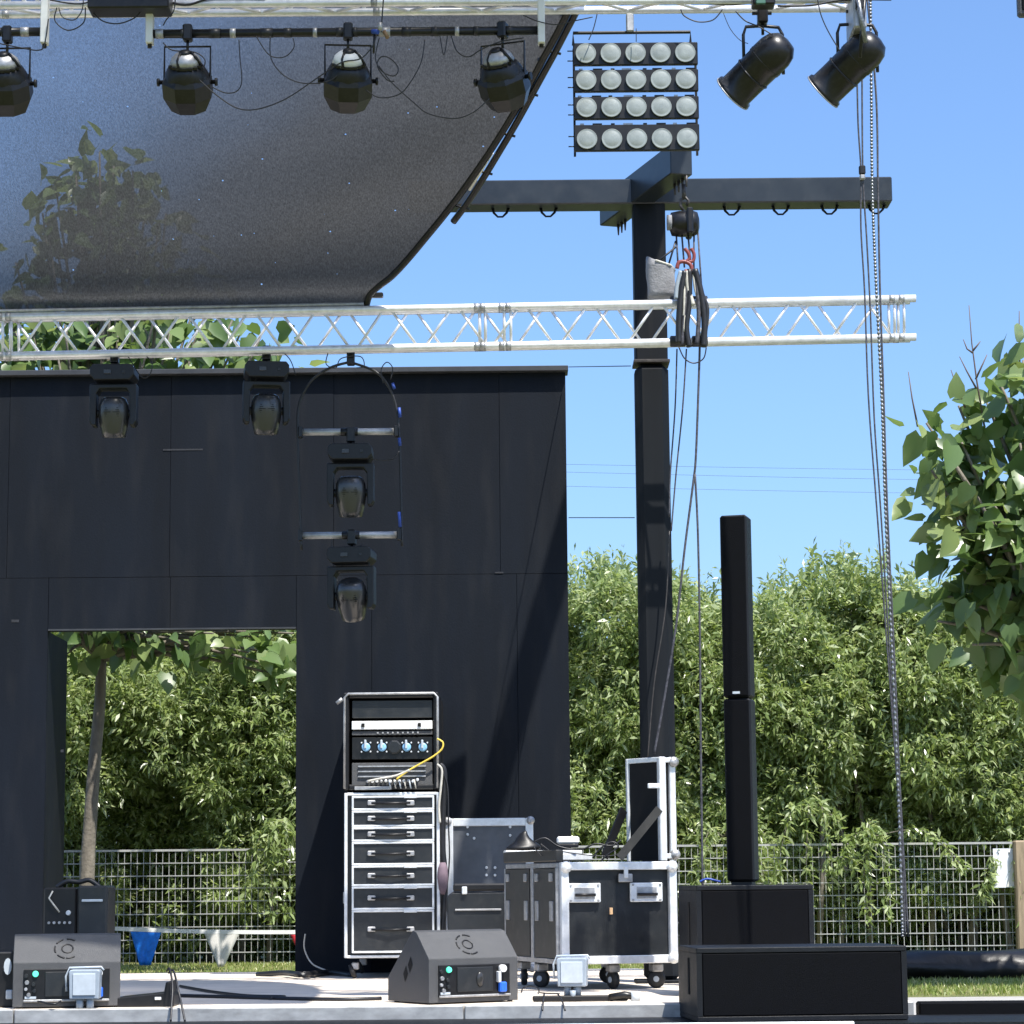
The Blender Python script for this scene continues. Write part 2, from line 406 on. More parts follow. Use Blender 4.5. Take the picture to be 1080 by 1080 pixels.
LT = truss('silver_truss', 'long silver box truss spanning below the scrim and in front of the column', A, B, .245, .24, .0245,
           [sx(3), sx(12), sx(506), sx(512), sx(532), sx(539), sx(944), sx(954)], 73/S(YT), tilt=.17, br=.0095)
YU = 12.95
A2 = P(-160, 7, YU); B2 = P(903, -1, YU)
def sx2(px): return (P(px, 5, YU)-A2).length
UT = truss('silver_truss', 'upper silver box truss along the top edge carrying the lamps', A2, B2, .26, .24, .022,
           [sx2(0), sx2(398), sx2(812), sx2(899)], .40, tilt=.14, br=.011)
# scrim clips along the lower truss
o = MB().box((0,0,0), (.03,.05,.09), ch=.004).box((.06,0,.04), (.1,.05,.03), ch=.01).build('scrim_clamp', M['blk'], None, P(386, 318, YT))
tag(o, 'small black clamp on the lower truss at the scrim corner', 'clamp')

# ------------------------------------------------------------------ scrim (mesh cloth canopy)
def scrim():
    # right edge: list of (px, py, Y) from the foot up to above the frame
    edge = [(384,322,15.6),(388,310,15.56),(398,301,15.5),(411,291,15.45),(427,274,15.38),(447,250,15.26),(469,223,15.1),(492,192,14.9),(519,152,14.66),(545,109,14.4),(569,64,14.1),(590,25,13.85),(607,-12,13.6),(630,-70,13.1),(650,-150,12.3),(662,-240,11.3)]
    E3 = [P(*e) for e in edge]
    nu, nv = 110, len(E3)*4
    path = smooth_path(E3, 4); nv = len(path)
    me = bpy.data.meshes.new('mesh_scrim'); vs = []; fs = []; den = []
    for j, p in enumerate(path):
        t = j/(nv-1)
        for i in range(nu+1):
            u = i/nu                       # 0 right edge, 1 far left
            x = p.x + (-6.2-p.x)*u
            sag = .10*math.sin(math.pi*min(1, u*1.3))*math.sin(math.pi*min(1,t*1.4))
            z = p.z - sag*.3 - .06*u*(1-t) + .02*mnoise.noise(Vector((x*1.3+p.y, p.y*2.2, 0))) + .008*mnoise.noise(Vector((x*5+p.y*3, p.y*2, 4)))
            y = p.y + sag*.6
            vs.append((x, y, z))
            # painted cover: closes towards foot and hem to imitate the mesh seen aslant
            g = 330-175*(p.z-path[0].z) + .42*(540+185*x)
            op_ = float(np.interp(g, [60,120,205,262,310,380], [.48,.42,.27,.11,.035,.006]))
            den.append(1-op_)
    for j in range(nv-1):
        for i in range(nu):
            a = j*(nu+1)+i; fs.append((a, a+1, a+nu+2, a+nu+1))
    me.from_pydata(vs, [], fs); me.polygons.foreach_set('use_smooth', [True]*len(fs))
    at = me.attributes.new('view_cover', 'FLOAT', 'POINT'); at.data.foreach_set('value', den)
    me.materials.append(M['scrim'])
    o = bpy.data.objects.new('cloth', me); COL.objects.link(o)
    S0 = thing('mesh_scrim', 'large dark see-through mesh scrim sagging down to the lower truss', 'scrim', (0,0,0))
    o.parent = S0
    hem = MB().tube([q + Vector((.015,0,0)) for q in path], .022, 8).build('edge_hem', M['blk'], S0)
    # second edge strap with light gaps and the tube laced outside it
    out = [P(*q) for q in ((478,234,15.15),(490,218,15.06),(502,200,14.95),(514,181,14.84),(526,161,14.72),(538,141,14.6),(550,120,14.46),(562,98,14.32),(574,76,14.18),(586,54,14.05),(598,31,13.9),(610,8,13.75),(622,-16,13.6))]
    MB().tube(smooth_path(out, 3), .021, 8).build('edge_pole', M['blkm'], S0)
    for k in range(1, len(out)-1, 2):
        q = out[k]; MB().tube([q+Vector((-.09,.02,.02)), q+Vector((.03,-.01,-.02))], .008, 6).build('lacing', M['blk'], S0)
    for k in range(3):
        a = out[2+k*3]; c = out[4+k*3]
        MB().tube([a+Vector((-.04,.0,.0)), c+Vector((-.04,.0,.0))], .011, 6).build('batten', M['white'], S0)
    MB().tube([path[0]+Vector((-.0,-.02,.005)), Vector((-6.2, path[0].y-.02, path[0].z-.055))], .012, 8).build('bottom_hem', M['alud'], S0)
scrim()

# ------------------------------------------------------------------ lamps on the upper truss
def clamp_mb(x, y, z, s=1):
    b = MB(); b.box((x, y, z), (.05*s, .06*s, .09*s), ch=.008); b.tube([(x, y, z-.03*s), (x, y, z-.1*s)], .008*s, 6); b.tube([(x-.05*s, y, z+.01), (x+.045*s, y, z+.01)], .009*s, 6)
    return b
YL = 12.85
def pipe_z(px): return P(px, 35, YL).z
for (x0, x1, lab) in ((-60, 44, 'short black pipe hung at the top left corner'), (160, 572, 'long black pipe hung under the upper truss')):
    a = P(x0, 35, YL); c = P(x1, 33, YL); c.z = a.z = (a.z+c.z)/2
    T = thing('lighting_pipe', lab, 'pipe', a)
    MB().tube([(0,0,0), c-a], .024, 12).build('tube', M['blkm'], T)
    L_ = (c-a).length
    for k in range(int(L_/.13)):
        s = .05+k*.13+random.uniform(-.03,.03); MB().tube([(s,0,0),(s+random.uniform(.02,.07),0,0)], .0262, 12).build('tape_band', M['cable' if k%3 else 'alud'], T)
    for px in ((47,) if x1 < 100 else (158, 571)):
        q = P(px, 40, YL)-a; top = P(px, 10, YU+.1)-a
        MB().box((q.x, .0, (top.z+q.z)/2-.01), (.038, .065, top.z-q.z+.05), ch=.004).build('hanger', M['white'], T)
        MB().tube([(q.x,-.0,q.z-.0), (q.x,0,q.z-.055)], .012, 8).build('hanger_bolt', M['blk'], T)

def make_par():
    r = thing('par_can', '', 'stage lamp')
    # origin: pipe centre; lamp hangs below
    clamp_mb(0, -.0, 0).build('clamp', M['blkm'], r)
    MB().tube([(-.122,0,-.27),(-.122,0,-.075),(.122,0,-.075),(.122,0,-.27)], .0065, 6, smooth=False).build('yoke', M['blkm'], r)
    mt = Matrix.Translation((0,0,-.27)) @ Matrix.Rotation(R(40), 4, 'X')
    MB().lathe([(.084,.10),(.098,.08),(.114,.05),(.122,.0),(.12,-.03)], 28, mt).build('housing', M['blkm'], r)
    MB().lathe([(.02,.165),(.05,.157),(.074,.135),(.086,.1)], 24, mt).build('dome', M['alud'], r)
    h = MB().lathe([(.122,.035),(.138,.01),(.138,-.07),(.098,-.15),(.08,-.155),(.07,-.14)], 8, mt, False, R(22.5)); h.build('hood', M['blkm'], r)
    v = MB()
    for k in range(7):
        a = R(-150+k*20); v.box((.083*math.cos(a), .083*math.sin(a), .098), (.03,.018,.012), mt @ Matrix.Translation((0,0,.005)))
    v.build('vents', M['blk'], r)
    MB().lathe([(.034,.155),(.03,.172),(.012,.178)], 16, mt).build('end_cap', M['blk'], r)
    MB().tube([mt @ Vector(p) for p in ((.03,.0,.17),(.06,-.03,.15),(.088,-.03,.1))], .008, 6).build('strut', M['blk'], r)
    MB().tube([mt @ Vector(p) for p in ((-.02,-.02,.17),(-.035,-.055,.14),(-.03,-.088,.1))], .008, 6).build('strut', M['blk'], r)
    for s in (-1, 1):
        MB().lathe([(.012,0),(.012,.03),(.022,.032),(.022,.045)], 10, Matrix.Translation((s*.115,0,-.27)) @ Matrix.Rotation(s*math.pi/2, 4, 'Y')).build('knob', M['blk'], r)
    return r
par = make_par()
G = 'round black stage lamps on the pipes'
labs = [(8, 'black stage lamp cut by the left edge of the picture'), (198, 'second black stage lamp from the left, hanging above the tree crown'),
        (367, 'black stage lamp with a white back, at the middle of the long pipe'), (530, 'black stage lamp tilted at the right end of the long pipe')]
for i, (px, lab) in enumerate(labs):
    o = par if i == 0 else dup(par)
    o['label'] = lab; o['group'] = G; q = P(px, 35, YL); q.z = P(200, 35, YL).z; o.location = q
    o.rotation_euler = (0, 0, (0, .0, .1, -.35)[i])
    if i == 2:
        kid(o, 'end_cap').scale = (1,1,1)
        c = kid(o, 'dome'); c.data = c.data.copy(); c.data.materials[0] = M['white']

# blinder panel
YB = 12.9
x0, x1 = px_x(605, 100, YB), px_x(737, 100, YB); z0, z1 = P(671, 158, YB).z, P(671, 44, YB).z
cx = (x0+x1)/2; Wd = x1-x0
BL = thing('blinder_panel', 'square panel of twenty round white lenses hanging under the upper truss', 'lamp panel', (cx, YB, z0))
H = z1-z0
rows = [(44, 67.5), (72.5, 95.5), (101, 124.5), (130.5, 158)]
for j, (ya, yb) in enumerate(rows):
    za = P(671, yb, YB).z-z0; zb = P(671, ya, YB).z-z0
    f = MB().box((0, .025, (za+zb)/2), (Wd, .028, zb-za), ch=.004).build('lamp_row', M['blk'], BL)
    for i in range(5):
        x = (i-2)*Wd/5.02; zc_ = (za+zb)/2 - (.01 if j == 3 else 0)
        mt = Matrix.Translation((x, .0, zc_)) @ Matrix.Rotation(R(90), 4, 'X')
        MB().lathe([(.0535,-.006),(.055,.0),(.0535,.006),(.051,.004),(.04,.008),(.012,.011)], 32, mt).build('lens', M['lens'], f)
        MB().lathe([(.03,-.09),(.045,-.07),(.05,-.02)], 14, mt @ Matrix.Translation((0,0,-.008))).build('lamp_back', M['blk'], f)
    for k in range(8):
        s = -Wd/2+.02+k*Wd/8+random.uniform(-.01,.01)
        if j: MB().box((s+.02, .05, zb+.009), (.05 if k%2 else .02, .03, .012)).build('spacer', M['blk' if k%3 else 'alud'], BL)
    b = MB()
    for k in range(2): b.tube([(-Wd/2+.005,.03,za+.03+k*.055), (-Wd/2-.03,.03,za+.03+k*.055)], .0035, 5)
    b.build('fins', M['blk'], BL)
zt = P(671, 31, YB).z-z0
MB().tube([(-Wd/2+.003,.05,H),(-Wd/2+.003,.05,zt),(Wd/2-.035,.05,zt),(Wd/2-.035,.05,H)], .009, 6, smooth=False).build('yoke', M['blk'], BL)
MB().box((0-.025,.05,zt+.05), (.04,.05,.1), ch=.006).build('hook_clamp', M['alud'], BL)
for s in (-1, 1): MB().box((s*(Wd/2-.006), .012+.1, H/2), (.012,.02,H)).build('side_strap', M['blk'], BL)

# long spotlights
def make_spot():
    r = thing('profile_spotlight', '', 'spotlight')
    body = MB().lathe([(.018,.215),(.062,.205),(.092,.17),(.104,.125),(.106,.04),(.102,.035),(.1,-.1),(.1,-.17),(.112,-.178),(.114,-.2),(.1,-.2),(.095,-.17)], 30)
    bd = body.build('barrel', M['blkm'], r, (0,0,-.33))
    for z in (.05, -.05): MB().lathe([(.1035,z),(.1075,z+.006),(.1035,z+.012)], 30).build('ring', M['blk'], bd)
    MB().lathe([(.1155,-.200),(.1165,-.194),(.1,-.192)], 30).build('rim', M['alud'], bd)
    MB().box((.0,-.095,.1), (.05,.02,.06), ch=.006).build('hatch', M['blk'], bd)
    MB().tube([(.0,-.09,.02),(.0,-.12,.02)], .012, 8).build('grip', M['blk'], bd)
    MB().tube([(-.105,0,-.34),(-.105,0,-.12),(-.09,0,-.075),(0,0,-.07),(.085,0,-.08),(.105,0,-.12),(.105,0,-.34)], .0095, 6).build('yoke', M['blkm'], r)
    clamp_mb(0, 0, -.01, 1.1).build('clamp', M['blkm'], r)
    return r
sp = make_spot(); SL = [(804, 14, 'left one of the two long black spotlights under the truss end', (797, 74), .2), (903, 12, 'right one of the two long black spotlights, behind the hanging ropes', (893, 72), -.3)]
for i, (px, py, lab, (bx_, by_), rz) in enumerate(SL):
    o = sp if i == 0 else dup(sp)
    o['label'] = lab; o['group'] = 'long black spotlights at the truss end'
    o.location = P(px, py, 12.95+.06*i); o.rotation_euler = (0,0,0)
    bd = kid(o, 'barrel'); tgt = P(bx_+3, by_-2, 12.95+.06*i) - o.location; bd.location = tgt
    dirv = Vector((-.60, .42, -.50)) if i == 0 else Vector((-.62, .38, -.52))
    bd.rotation_mode = 'QUATERNION'; bd.rotation_quaternion = (-dirv).to_track_quat('Z', 'X')

# boxes and hangers on the upper truss
a = P(95, -16, 12.8); c = P(180, 13, 12.8)
o = MB().box((0,0,0), (c.x-a.x, .16, a.z-c.z), ch=.008).build('dimmer_box', M['blkm'], None, (a+c)/2)
tag(o, 'flat black box sitting on the upper truss near the top left', 'control box')
q = P(903, 18, 12.95)
T = thing('truss_bracket', 'steel end bracket at the right end of the upper truss', 'bracket', q)
MB().box((0,0,0), (.07,.3,.22), ch=.01).build('plate', M['alud'], T)
MB().tube([(-.02,-.17,.1),(.02,-.17,-.2)], .014, 8).build('lever', M['chain'], T)
MB().tube([(.03,-.17,.1),(-.01,-.16,-.28)], .01, 8).build('rod', M['blkm'], T)
MB().box((0,-.16,.03), (.05,.04,.09), ch=.01).build('latch', M['blk'], T)
q = P(806, 8, 12.85)
T = thing('junction_box', 'dark green and black cable box on the truss above the left spotlight', 'junction box', q)
MB().box((-.01,-.05,.02), (.12,.1,.07), ch=.008).build('housing', M['blk'], T)
MB().box((-.03,-.11,.0), (.05,.02,.04), ch=.004).build('plug', mat('green_plug', (.05,.14,.1), .5), T)
# grey box at top right corner
a = P(1074.5, 16, 13.2); T = thing('hanging_speaker', 'corner of a grey box hanging at the top right edge', 'speaker', a)
MB().box((.3, .03, .55), (.6,.06,1.1), ch=.012).build('cabinet', M['wedge'], T)
MB().box((.3,-.004,.55), (.56,.012,1.04), ch=.004).build('grille', M['grill'], T)

# cables round the upper truss
CG = 'black cables looping from the upper truss'
cl = [
 ('black cable drooping in a loop left of the first white hanger', [(60,8),(58,22),(72,32),(88,24),(90,8)], 12.8, .0035),
 ('thin inner cable loop at the top left of the truss', [(62,8),(66,18),(78,21),(86,12),(88,0)], 12.78, .003),
 ('shallow black cable under the flat black box', [(97,12),(108,22),(124,25),(140,20),(148,13)], 12.8, .0035),
 ('short black cable end beside the second white hanger', [(185,-2),(183,12),(176,20),(172,27)], 12.75, .0035),
 ('cable loop behind the corner lamp', [(0,46),(20,50),(40,53),(47,47),(51,20)], 12.8, .0035),
 ('cable drooping from the pipe to the second lamp', [(172,45),(182,53),(205,55),(216,63),(214,74)], 12.76, .0035),
 ('hanging cable right of the second lamp', [(252,42),(253,60),(255,85),(250,96),(238,98),(224,92)], 12.78, .0032),
 ('long cable sagging between the second and third lamps', [(210,84),(228,100),(250,114),(272,115),(302,104),(335,82),(360,66),(380,62),(392,50),(397,38)], 12.7, .0035),
 ('loose loop of cable left of the third lamp', [(270,38),(284,58),(300,60),(310,50),(309,40)], 12.76, .003),
 ('cable running from the pipe down to the third lamp', [(285,38),(286,62),(300,80),(322,88),(350,84),(366,66)], 12.74, .0032),
 ('coiled cable loop right of the third lamp', [(400,40),(396,62),(404,76),(416,80),(420,72),(412,62),(402,60),(398,70),(408,84),(416,86)], 12.72, .0035),
 ('cable drooping between the third and fourth lamps', [(448,42),(444,66),(432,88),(420,100),(400,103),(386,95)], 12.74, .0032),
 ('long pale cable sagging from the coil to the fourth lamp', [(400,70),(414,88),(436,108),(452,120),(480,125),(500,118),(516,104)], 12.7, .0032),
 ('cable dipping below the pipe left of the fourth lamp', [(476,38),(482,54),(494,60),(508,52),(528,44),(552,40)], 12.74, .0035),
 ('short hanging loop of cable on the long pipe', [(464,38),(468,58),(472,38)], 12.78, .003),
 ('black cable rising from the pipe tape to the truss', [(402,34),(403,18),(405,-8)], 12.8, .004),
 ('cable lying under the truss right of the panel', [(718,10),(722,17),(736,23),(752,21),(762,10)], 12.85, .0035),
 ('thin cable hanging down to the lamp panel from the truss', [(630,14),(626,30),(621,42)], 12.85, .003),
 ('thin cable hanging over the middle of the lamp panel', [(671,30),(671,44)], 12.85, .0025),
 ('cable from the truss to the left spotlight', [(776,12),(786,22),(800,28),(815,37)], 12.8, .0035),
 ('faint thin cable left of the left spotlight', [(763,14),(770,30),(780,42),(789,46)], 12.9, .002),
 ('cable from the truss to the right spotlight', [(862,-2),(866,16),(874,34),(886,54)], 12.8, .0032),
 ('cable crossing behind the third white hanger', [(552,16),(566,22),(586,26),(606,22),(625,18)], 12.8, .003),
]
for lab, pts, Y, r in cl: cable('hanging_cable', lab, pts, Y, r, group=CG)
# taped joint
T = thing('cable_joint', 'bunch of blue and brown taped plugs on the long pipe', 'plugs', P(401, 33, 12.76))
MB().tube([(-.04,0,.0),(-.01,-.02,-.01)], .014, 8).build('tape', M['bluerope'], T)
MB().tube([(.0,-.02,.04),(.0,-.02,-.0)], .013, 8).build('connector', M['alud'], T)
MB().tube([(.02,0,.0),(.04,-.01,-.04)], .011, 8).build('plug', mat('brown_tape', (.2,.12,.06), .6), T)
MB().tube([(-.03,0,-.01),(-.035,0,-.12)], .007, 6).build('tail', M['cable'], T)

# cables draped along the upper truss inside
b = MB()
for k in range(9):
    x0 = -60+k*110; pts = [(x0, random.uniform(-6,8)), (x0+35, random.uniform(-4,8)), (x0+70, random.uniform(-6,9)), (x0+120, random.uniform(-6,8))]
    b.tube(smooth_path(pp(pts, 12.88+random.uniform(0,.12))), random.uniform(.004,.007), 6)
tag(b.build('cable_loom', M['cable']), 'bundle of black cables laid along inside the upper truss', 'cables')

# ------------------------------------------------------------------ moving heads
def make_head():
    r = thing('moving_head', '', 'stage lamp')
    clamp_mb(0, 0, .0, 1.15).build('clamp', M['blkm'], r)
    b = MB().prism([(-.15,-.1),(-.13,-.075),(.13,-.075),(.15,-.1),(.15,-.15),(.12,-.185),(-.12,-.185),(-.15,-.15)], -.12, .12)
    bs = b.build('base', M['blk'], r, bevel=.006)
    MB().box((-.03,-.125,-.13), (.05,.01,.03), ch=.003).build('display', M['dial'], bs)
    MB().box((.08,-.122,-.13), (.02,.008,.02), ch=.003).build('socket', M['lam'], bs)
    y = MB()
    y.prism([(-.16,-.2),(.16,-.2),(.16,-.46),(.145,-.49),(.115,-.49),(.112,-.27),(.09,-.235),(-.09,-.235),(-.112,-.27),(-.115,-.49),(-.145,-.49),(-.16,-.46)], -.055, .055)
    y.build('yoke', M['blk'], r, bevel=.008)
    h = MB().lathe([(.06,.115),(.085,.1),(.1,.06),(.106,0),(.1,-.06),(.088,-.12),(.08,-.16),(.07,-.164),(.066,-.15)], 28)
    hd = h.build('head', M['gloss'], r, (0,0,-.40))
    MB().lathe([(.064,-.143),(.05,-.149),(.02,-.152)], 24).build('lens', M['dial'], hd)
    for k in range(5): MB().box((0, -.1+.004*abs(k-2), .04-k*.014), (.11-.01*abs(k-2), .008, .004)).build('vent_slot', M['hole'], hd)
    for s in (-1,1): MB().lathe([(.03,0),(.028,.02)], 12, Matrix.Translation((s*.098,0,0)) @ Matrix.Rotation(s*math.pi/2,4,'Y')).build('pivot', M['blk'], hd)
    return r
mh = make_head(); YM = 15.72
MHL = [(121, 376, 'black moving head lamp under the lower truss, leftmost', 10, 0), (281, 373, 'black moving head lamp under the lower truss, beside the hanging ladder', 8, .15),
       (370, 459, 'black moving head with glossy pale top on the upper pipe of the ladder', 12, 0), (371, 567, 'black moving head under the lower pipe of the ladder with square shaded nose', 28, -.12)]
for i, (px, py, lab, tilt, rz) in enumerate(MHL):
    o = mh if i == 0 else dup(mh)
    o['label'] = lab; o['group'] = 'moving head lamps in front of the black wall'
    o.location = P(px, py, YM); o.rotation_euler = (0,0,rz); kid(o, 'head').rotation_euler = (R(tilt), 0, 0); o.scale = (.93,)*3
LD = thing('hanging_ladder', 'wire ladder with two short silver pipes hanging from the lower truss', 'lamp ladder', P(370, 459, YM))
oL = LD.location
for py, x0, x1 in ((456, 317, 418), (565, 317, 421)):
    a = P(x0, py, YM)-oL; c = P(x1, py-1, YM)-oL; a.z = c.z = (a.z+c.z)/2
    MB().tube([a, c], .022, 12).build('pipe', M['alud'], LD)
    MB().tube([a.lerp(c,.42), a.lerp(c,.6)], .026, 12).build('sleeve', M['blk'], LD)
    for t in (0, 1): MB().box(a.lerp(c,t), (.025,.06,.07), ch=.004).build('end_clamp', M['blkm'], LD)
MB().tube(smooth_path(pp([(318,580),(316,520),(314,456),(316,425),(328,402),(348,388),(368,382)], YM, oL)), .009, 6).build('cable_side', M['cable'], LD)
MB().tube(smooth_path(pp([(424,576),(423,520),(421,460),(418,430),(410,408),(396,392),(370,382)], YM, oL)), .009, 6).build('cable_side', M['cable'], LD)
for ya, yb in ((404,410),(430,440),(462,470),(540,556)):
    MB().tube(pp([(414 if ya<420 else 421,ya),(416 if ya<420 else 422,yb)], YM-.015, oL), .011, 6).build('blue_tape', M['bluerope'], LD)
MB().box(P(370,378,YM)-oL, (.05,.06,.09), ch=.006).build('top_clamp', M['blkm'], LD)
CG2 = 'thin cables by the moving heads'
for lab, pts in [('cable loop beside the leftmost moving head', [(133,372),(140,384),(150,398),(158,395),(160,382),(150,370),(156,356),(152,346)]),
                 ('cable loop at the top of the hanging ladder', [(404,404),(402,390),(408,382),(414,388),(412,400)]),
                 ('small cable loop at the truss over the ladder', [(346,372),(344,384),(354,388),(360,378),(380,376),(384,386),(376,388)]),
                 ('pale cable from the ladder side to its upper lamp', [(388,483),(400,485),(414,484),(421,476)]),
                 ('cable loop between the ladder and the beside lamp', [(266,392),(262,410),(270,400),(274,380),(290,368),(305,378),(312,396)]),
                 ('cable hooped below the lower pipe of the ladder', [(350,568),(351,582),(362,590),(372,588),(382,575),(390,600),(386,612)])]:
    cable('lamp_cable', lab, pts, YM-.05, .0035, group=CG2)

# ------------------------------------------------------------------ hoist, sling, ropes by the pillar
YH = 15.74
hb = P(722, 236, YH)
T = thing('chain_hoist', 'black chain hoist motor hanging from the short arm of the column', 'chain hoist', hb)
MB().lathe([(.03,-.1),(.075,-.085),(.085,-.03),(.085,.05),(.07,.085),(.03,.095)], 24, Matrix.Rotation(R(90),4,'Y') @ Matrix.Rotation(R(8),4,'X')).build('motor_housing', M['blkm'], T)
MB().lathe([(.05,-.115),(.05,-.085)], 20, Matrix.Translation((.0,-.03,.0)) @ Matrix.Rotation(R(90),4,'Y')).build('end_cap', M['bag'], T)
MB().box((.03,-.01,-.0), (.04,.19,.17), ch=.012).build('gear_case', M['blk'], T)
MB().tube([(.0,0,.08),(-.025,0,.12),(-.02,0,.16),(.01,0,.175),(.03,0,.15),(.015,0,.12)], .01, 8).build('top_hook', M['rust'], T)
MB().tube([(.0,0,.165),(.0,0,.26)], .014, 8).build('shackle', M['rust'], T)
for dx, zz, ee in ((-.055,-.30,-.05),(-.02,-.30,-.01),(.02,-.26,.03),(.085,-.5,.1),(.06,-.32,.05)):
    MB().tube([(dx,0,-.06),(ee,-.05,zz)], .0065, 6).build('load_chain', M['rope'], T)
q = P(697, 296, YH-.02)
T = thing('chain_bag', 'grey canvas chain bag hanging under the hoist', 'chain bag', q)
b = MB(); nz = 7; na = 18
for j in range(nz+1):
    z = -.11+.22*j/nz; 
    for k in range(na):
        a = 2*math.pi*k/na; rx = .085+.008*(j/nz)+.004*math.sin(3*a+j); ry = .05+.02*j/nz
        b.v.append(Vector((rx*math.copysign(abs(math.cos(a))**.7, math.cos(a)), ry*math.copysign(abs(math.sin(a))**.7, math.sin(a)), z-(.025*math.cos(a) if j == nz else 0)+.02*math.cos(a+math.pi)*(j/nz))))
for j in range(nz):
    for k in range(na): b.f.append([j*na+k, j*na+(k+1)%na, (j+1)*na+(k+1)%na, (j+1)*na+k]); b.sm.append(True)
b.f.append(list(range(na))); b.sm.append(True)
b.build('bag', M['bag'], T, solid=.004)
MB().tube([(-.088,0,.13),(-.03,-.07,.115),(.06,-.065,.085),(.088,0,.075)], .008, 6).build('rim', M['offw'], T)
for x in (-.05, .05): MB().tube([(x,0,.1),(.1,0,.22+.04*(x>0))], .007, 6).build('strap', M['cable'], T)
T = thing('truss_sling', 'black and white round slings with red shackles holding the lower truss', 'sling', P(727, 262, YH))
oS = T.location
for (pts, r, m, nm) in [([(722,262),(726,267),(727,273),(722,277)], .012, 'red', 'shackle'), ([(714,283),(716,277),(722,276),(728,279),(729,285),(722,286)], .013, 'red', 'shackle'), ([(729,262),(732,268),(731,275),(726,276)], .011, 'red', 'shackle'),
    ([(722,286),(718,312),(716,340),(716,362)], .02, 'cable', 'sling'), ([(733,284),(740,312),(743,340),(742,366)], .02, 'cable', 'sling'),
    ([(724,286),(726,305),(731,322)], .016, 'offw', 'sling'), ([(731,286),(734,308),(741,325)], .009, 'offw', 'sling'), ([(718,286),(714,302),(713,315)], .014, 'grey', 'sling'), ([(727,284),(727,318),(724,345),(727,366)], .018, 'cable', 'sling'),
    ([(730,284),(740,308),(746,326),(744,350)], .013, 'cable', 'sling'), ([(719,290),(722,315),(721,350)], .012, 'offw', 'sling'), ([(734,290),(737,330),(735,364)], .014, 'rope', 'sling'), ([(726,290),(722,330),(719,364)], .012, 'rope', 'sling')]:
    MB().tube(smooth_path(pp(pts, YH-.2, oS)), r, 8).build(nm, M[m], T)
for x in (715, 738):
    for py in (318, 360): MB().lathe([(.028,-.05),(.036,-.045),(.036,.045),(.028,.05)], 16, Matrix.Translation(P(x,py,YT)-oS) @ Matrix.Rotation(R(90),4,'Y')).build('wrap', M['cable'], T)
for i, (lab, pts, r, m, Y) in enumerate([
    ('black loop of cable below the truss sling', [(716,366),(722,378),(732,383),(742,378),(745,366)], .0045, 'cable', 15.5),
    ('left thin chain hanging beside the column', [(714,368),(712,430),(707,500),(706,545)], .0055, 'rope', 15.9),
    ('right thin chain hanging beside the column', [(724,368),(720,430),(713,500),(708,560)], .0055, 'rope', 15.9),
    ('thick dark rope dropping from the truss sling and slanting left to the flight case', [(738,366),(737,400),(734,480),(731,510),(722,580),(713,660),(700,740),(690,795)], .008, 'rope', 15.6),
    ('straight dark rope falling from the truss sling to the floor', [(733,500),(736,560),(738,660),(739,780),(740,860),(741,935)], .0075, 'rope', 15.6),
    ('rusty thin cable running down the column', [(706,560),(702,640),(690,720),(683,800)], .005, 'rust', 16.25)]):
    cable('hanging_rope', lab, pts, Y, r, m, group='ropes beside the black column', cat='rope')
# ropes in front on the right
YR = 13.3
for lab, pts, r, m in [
    ('leftmost thin black rope of the right-hand bundle', [(897,-8),(903,60),(905,130),(908,180),(908,240),(912,310),(916,420),(925,540),(937,700),(948,850),(951,930),(953,988)], .005, 'rope'),
    ('second thin black rope of the right-hand bundle', [(908,-8),(909,60),(910,180),(914,250),(918,330),(922,440),(929,540),(939,700),(949,850),(953,930),(955,988)], .005, 'rope'),
    ('pale steel chain in the right-hand bundle of ropes', [(918,-8),(919,100),(920,200),(924,300),(930,420),(934,540),(941,690),(948,850),(952,988)], .0075, 'chain'),
    ('outer blue grey rope right of the pale steel chain', [(914,-8),(924,100),(926,200),(928,300),(932,420),(936,540),(943,690),(950,850),(958,988)], .006, 'rope')]:
    if m == 'chain':
        path = smooth_path(pp(pts, YR), 110); rs = [.0095 if (k//2) % 2 else .005 for k in range(len(path))]
        tag(MB().tube(path, rs, 6).build('hoist_chain', M[m]), lab, 'chain', 'ropes and chain hanging on the right'); continue
    cable('hoist_rope', lab, pts, YR, r, m, group='ropes and chain hanging on the right', cat='rope', n=5)
# chain links on the pale chain
T = thing('rope_clip', 'small black clip joining the right-hand ropes above the cross beam', 'clip', P(909, 180, YR))
MB().box((0,-.01,0), (.035,.03,.05), ch=.006).build('block', M['blk'], T)
MB().box((.0,-.01,-.04), (.03,.03,.03), ch=.008).build('jaw', M['alud'], T)

# wires between wall and column, far power lines
for lab, a, c in [('thin wire tied from the wall top corner to the column', P(600,387,YW-.1), P(665,386,YP-.1)), ('thin wire tied from the wall side to the column', P(600,546,YW-.05), P(669,546,YP-.1))]:
    tag(MB().tube([a, c], .0035, 6).build('tie_wire', M['cable']), lab, 'wire')
for i, (ya, yb, w) in enumerate([(489, 497, 'uppermost'), (497, 508, 'middle'), (512, 522, 'lowest')]):
    a = P(560, ya, 60); c = P(1100, yb, 60); mid = (a+c)/2; mid.z -= .02
    tag(MB().tube(smooth_path([a, mid, c]), .0035, 5).build('power_line', M['cable']), '%s of the faint power lines crossing the sky behind the column' % w, 'power line', 'power lines in the sky')

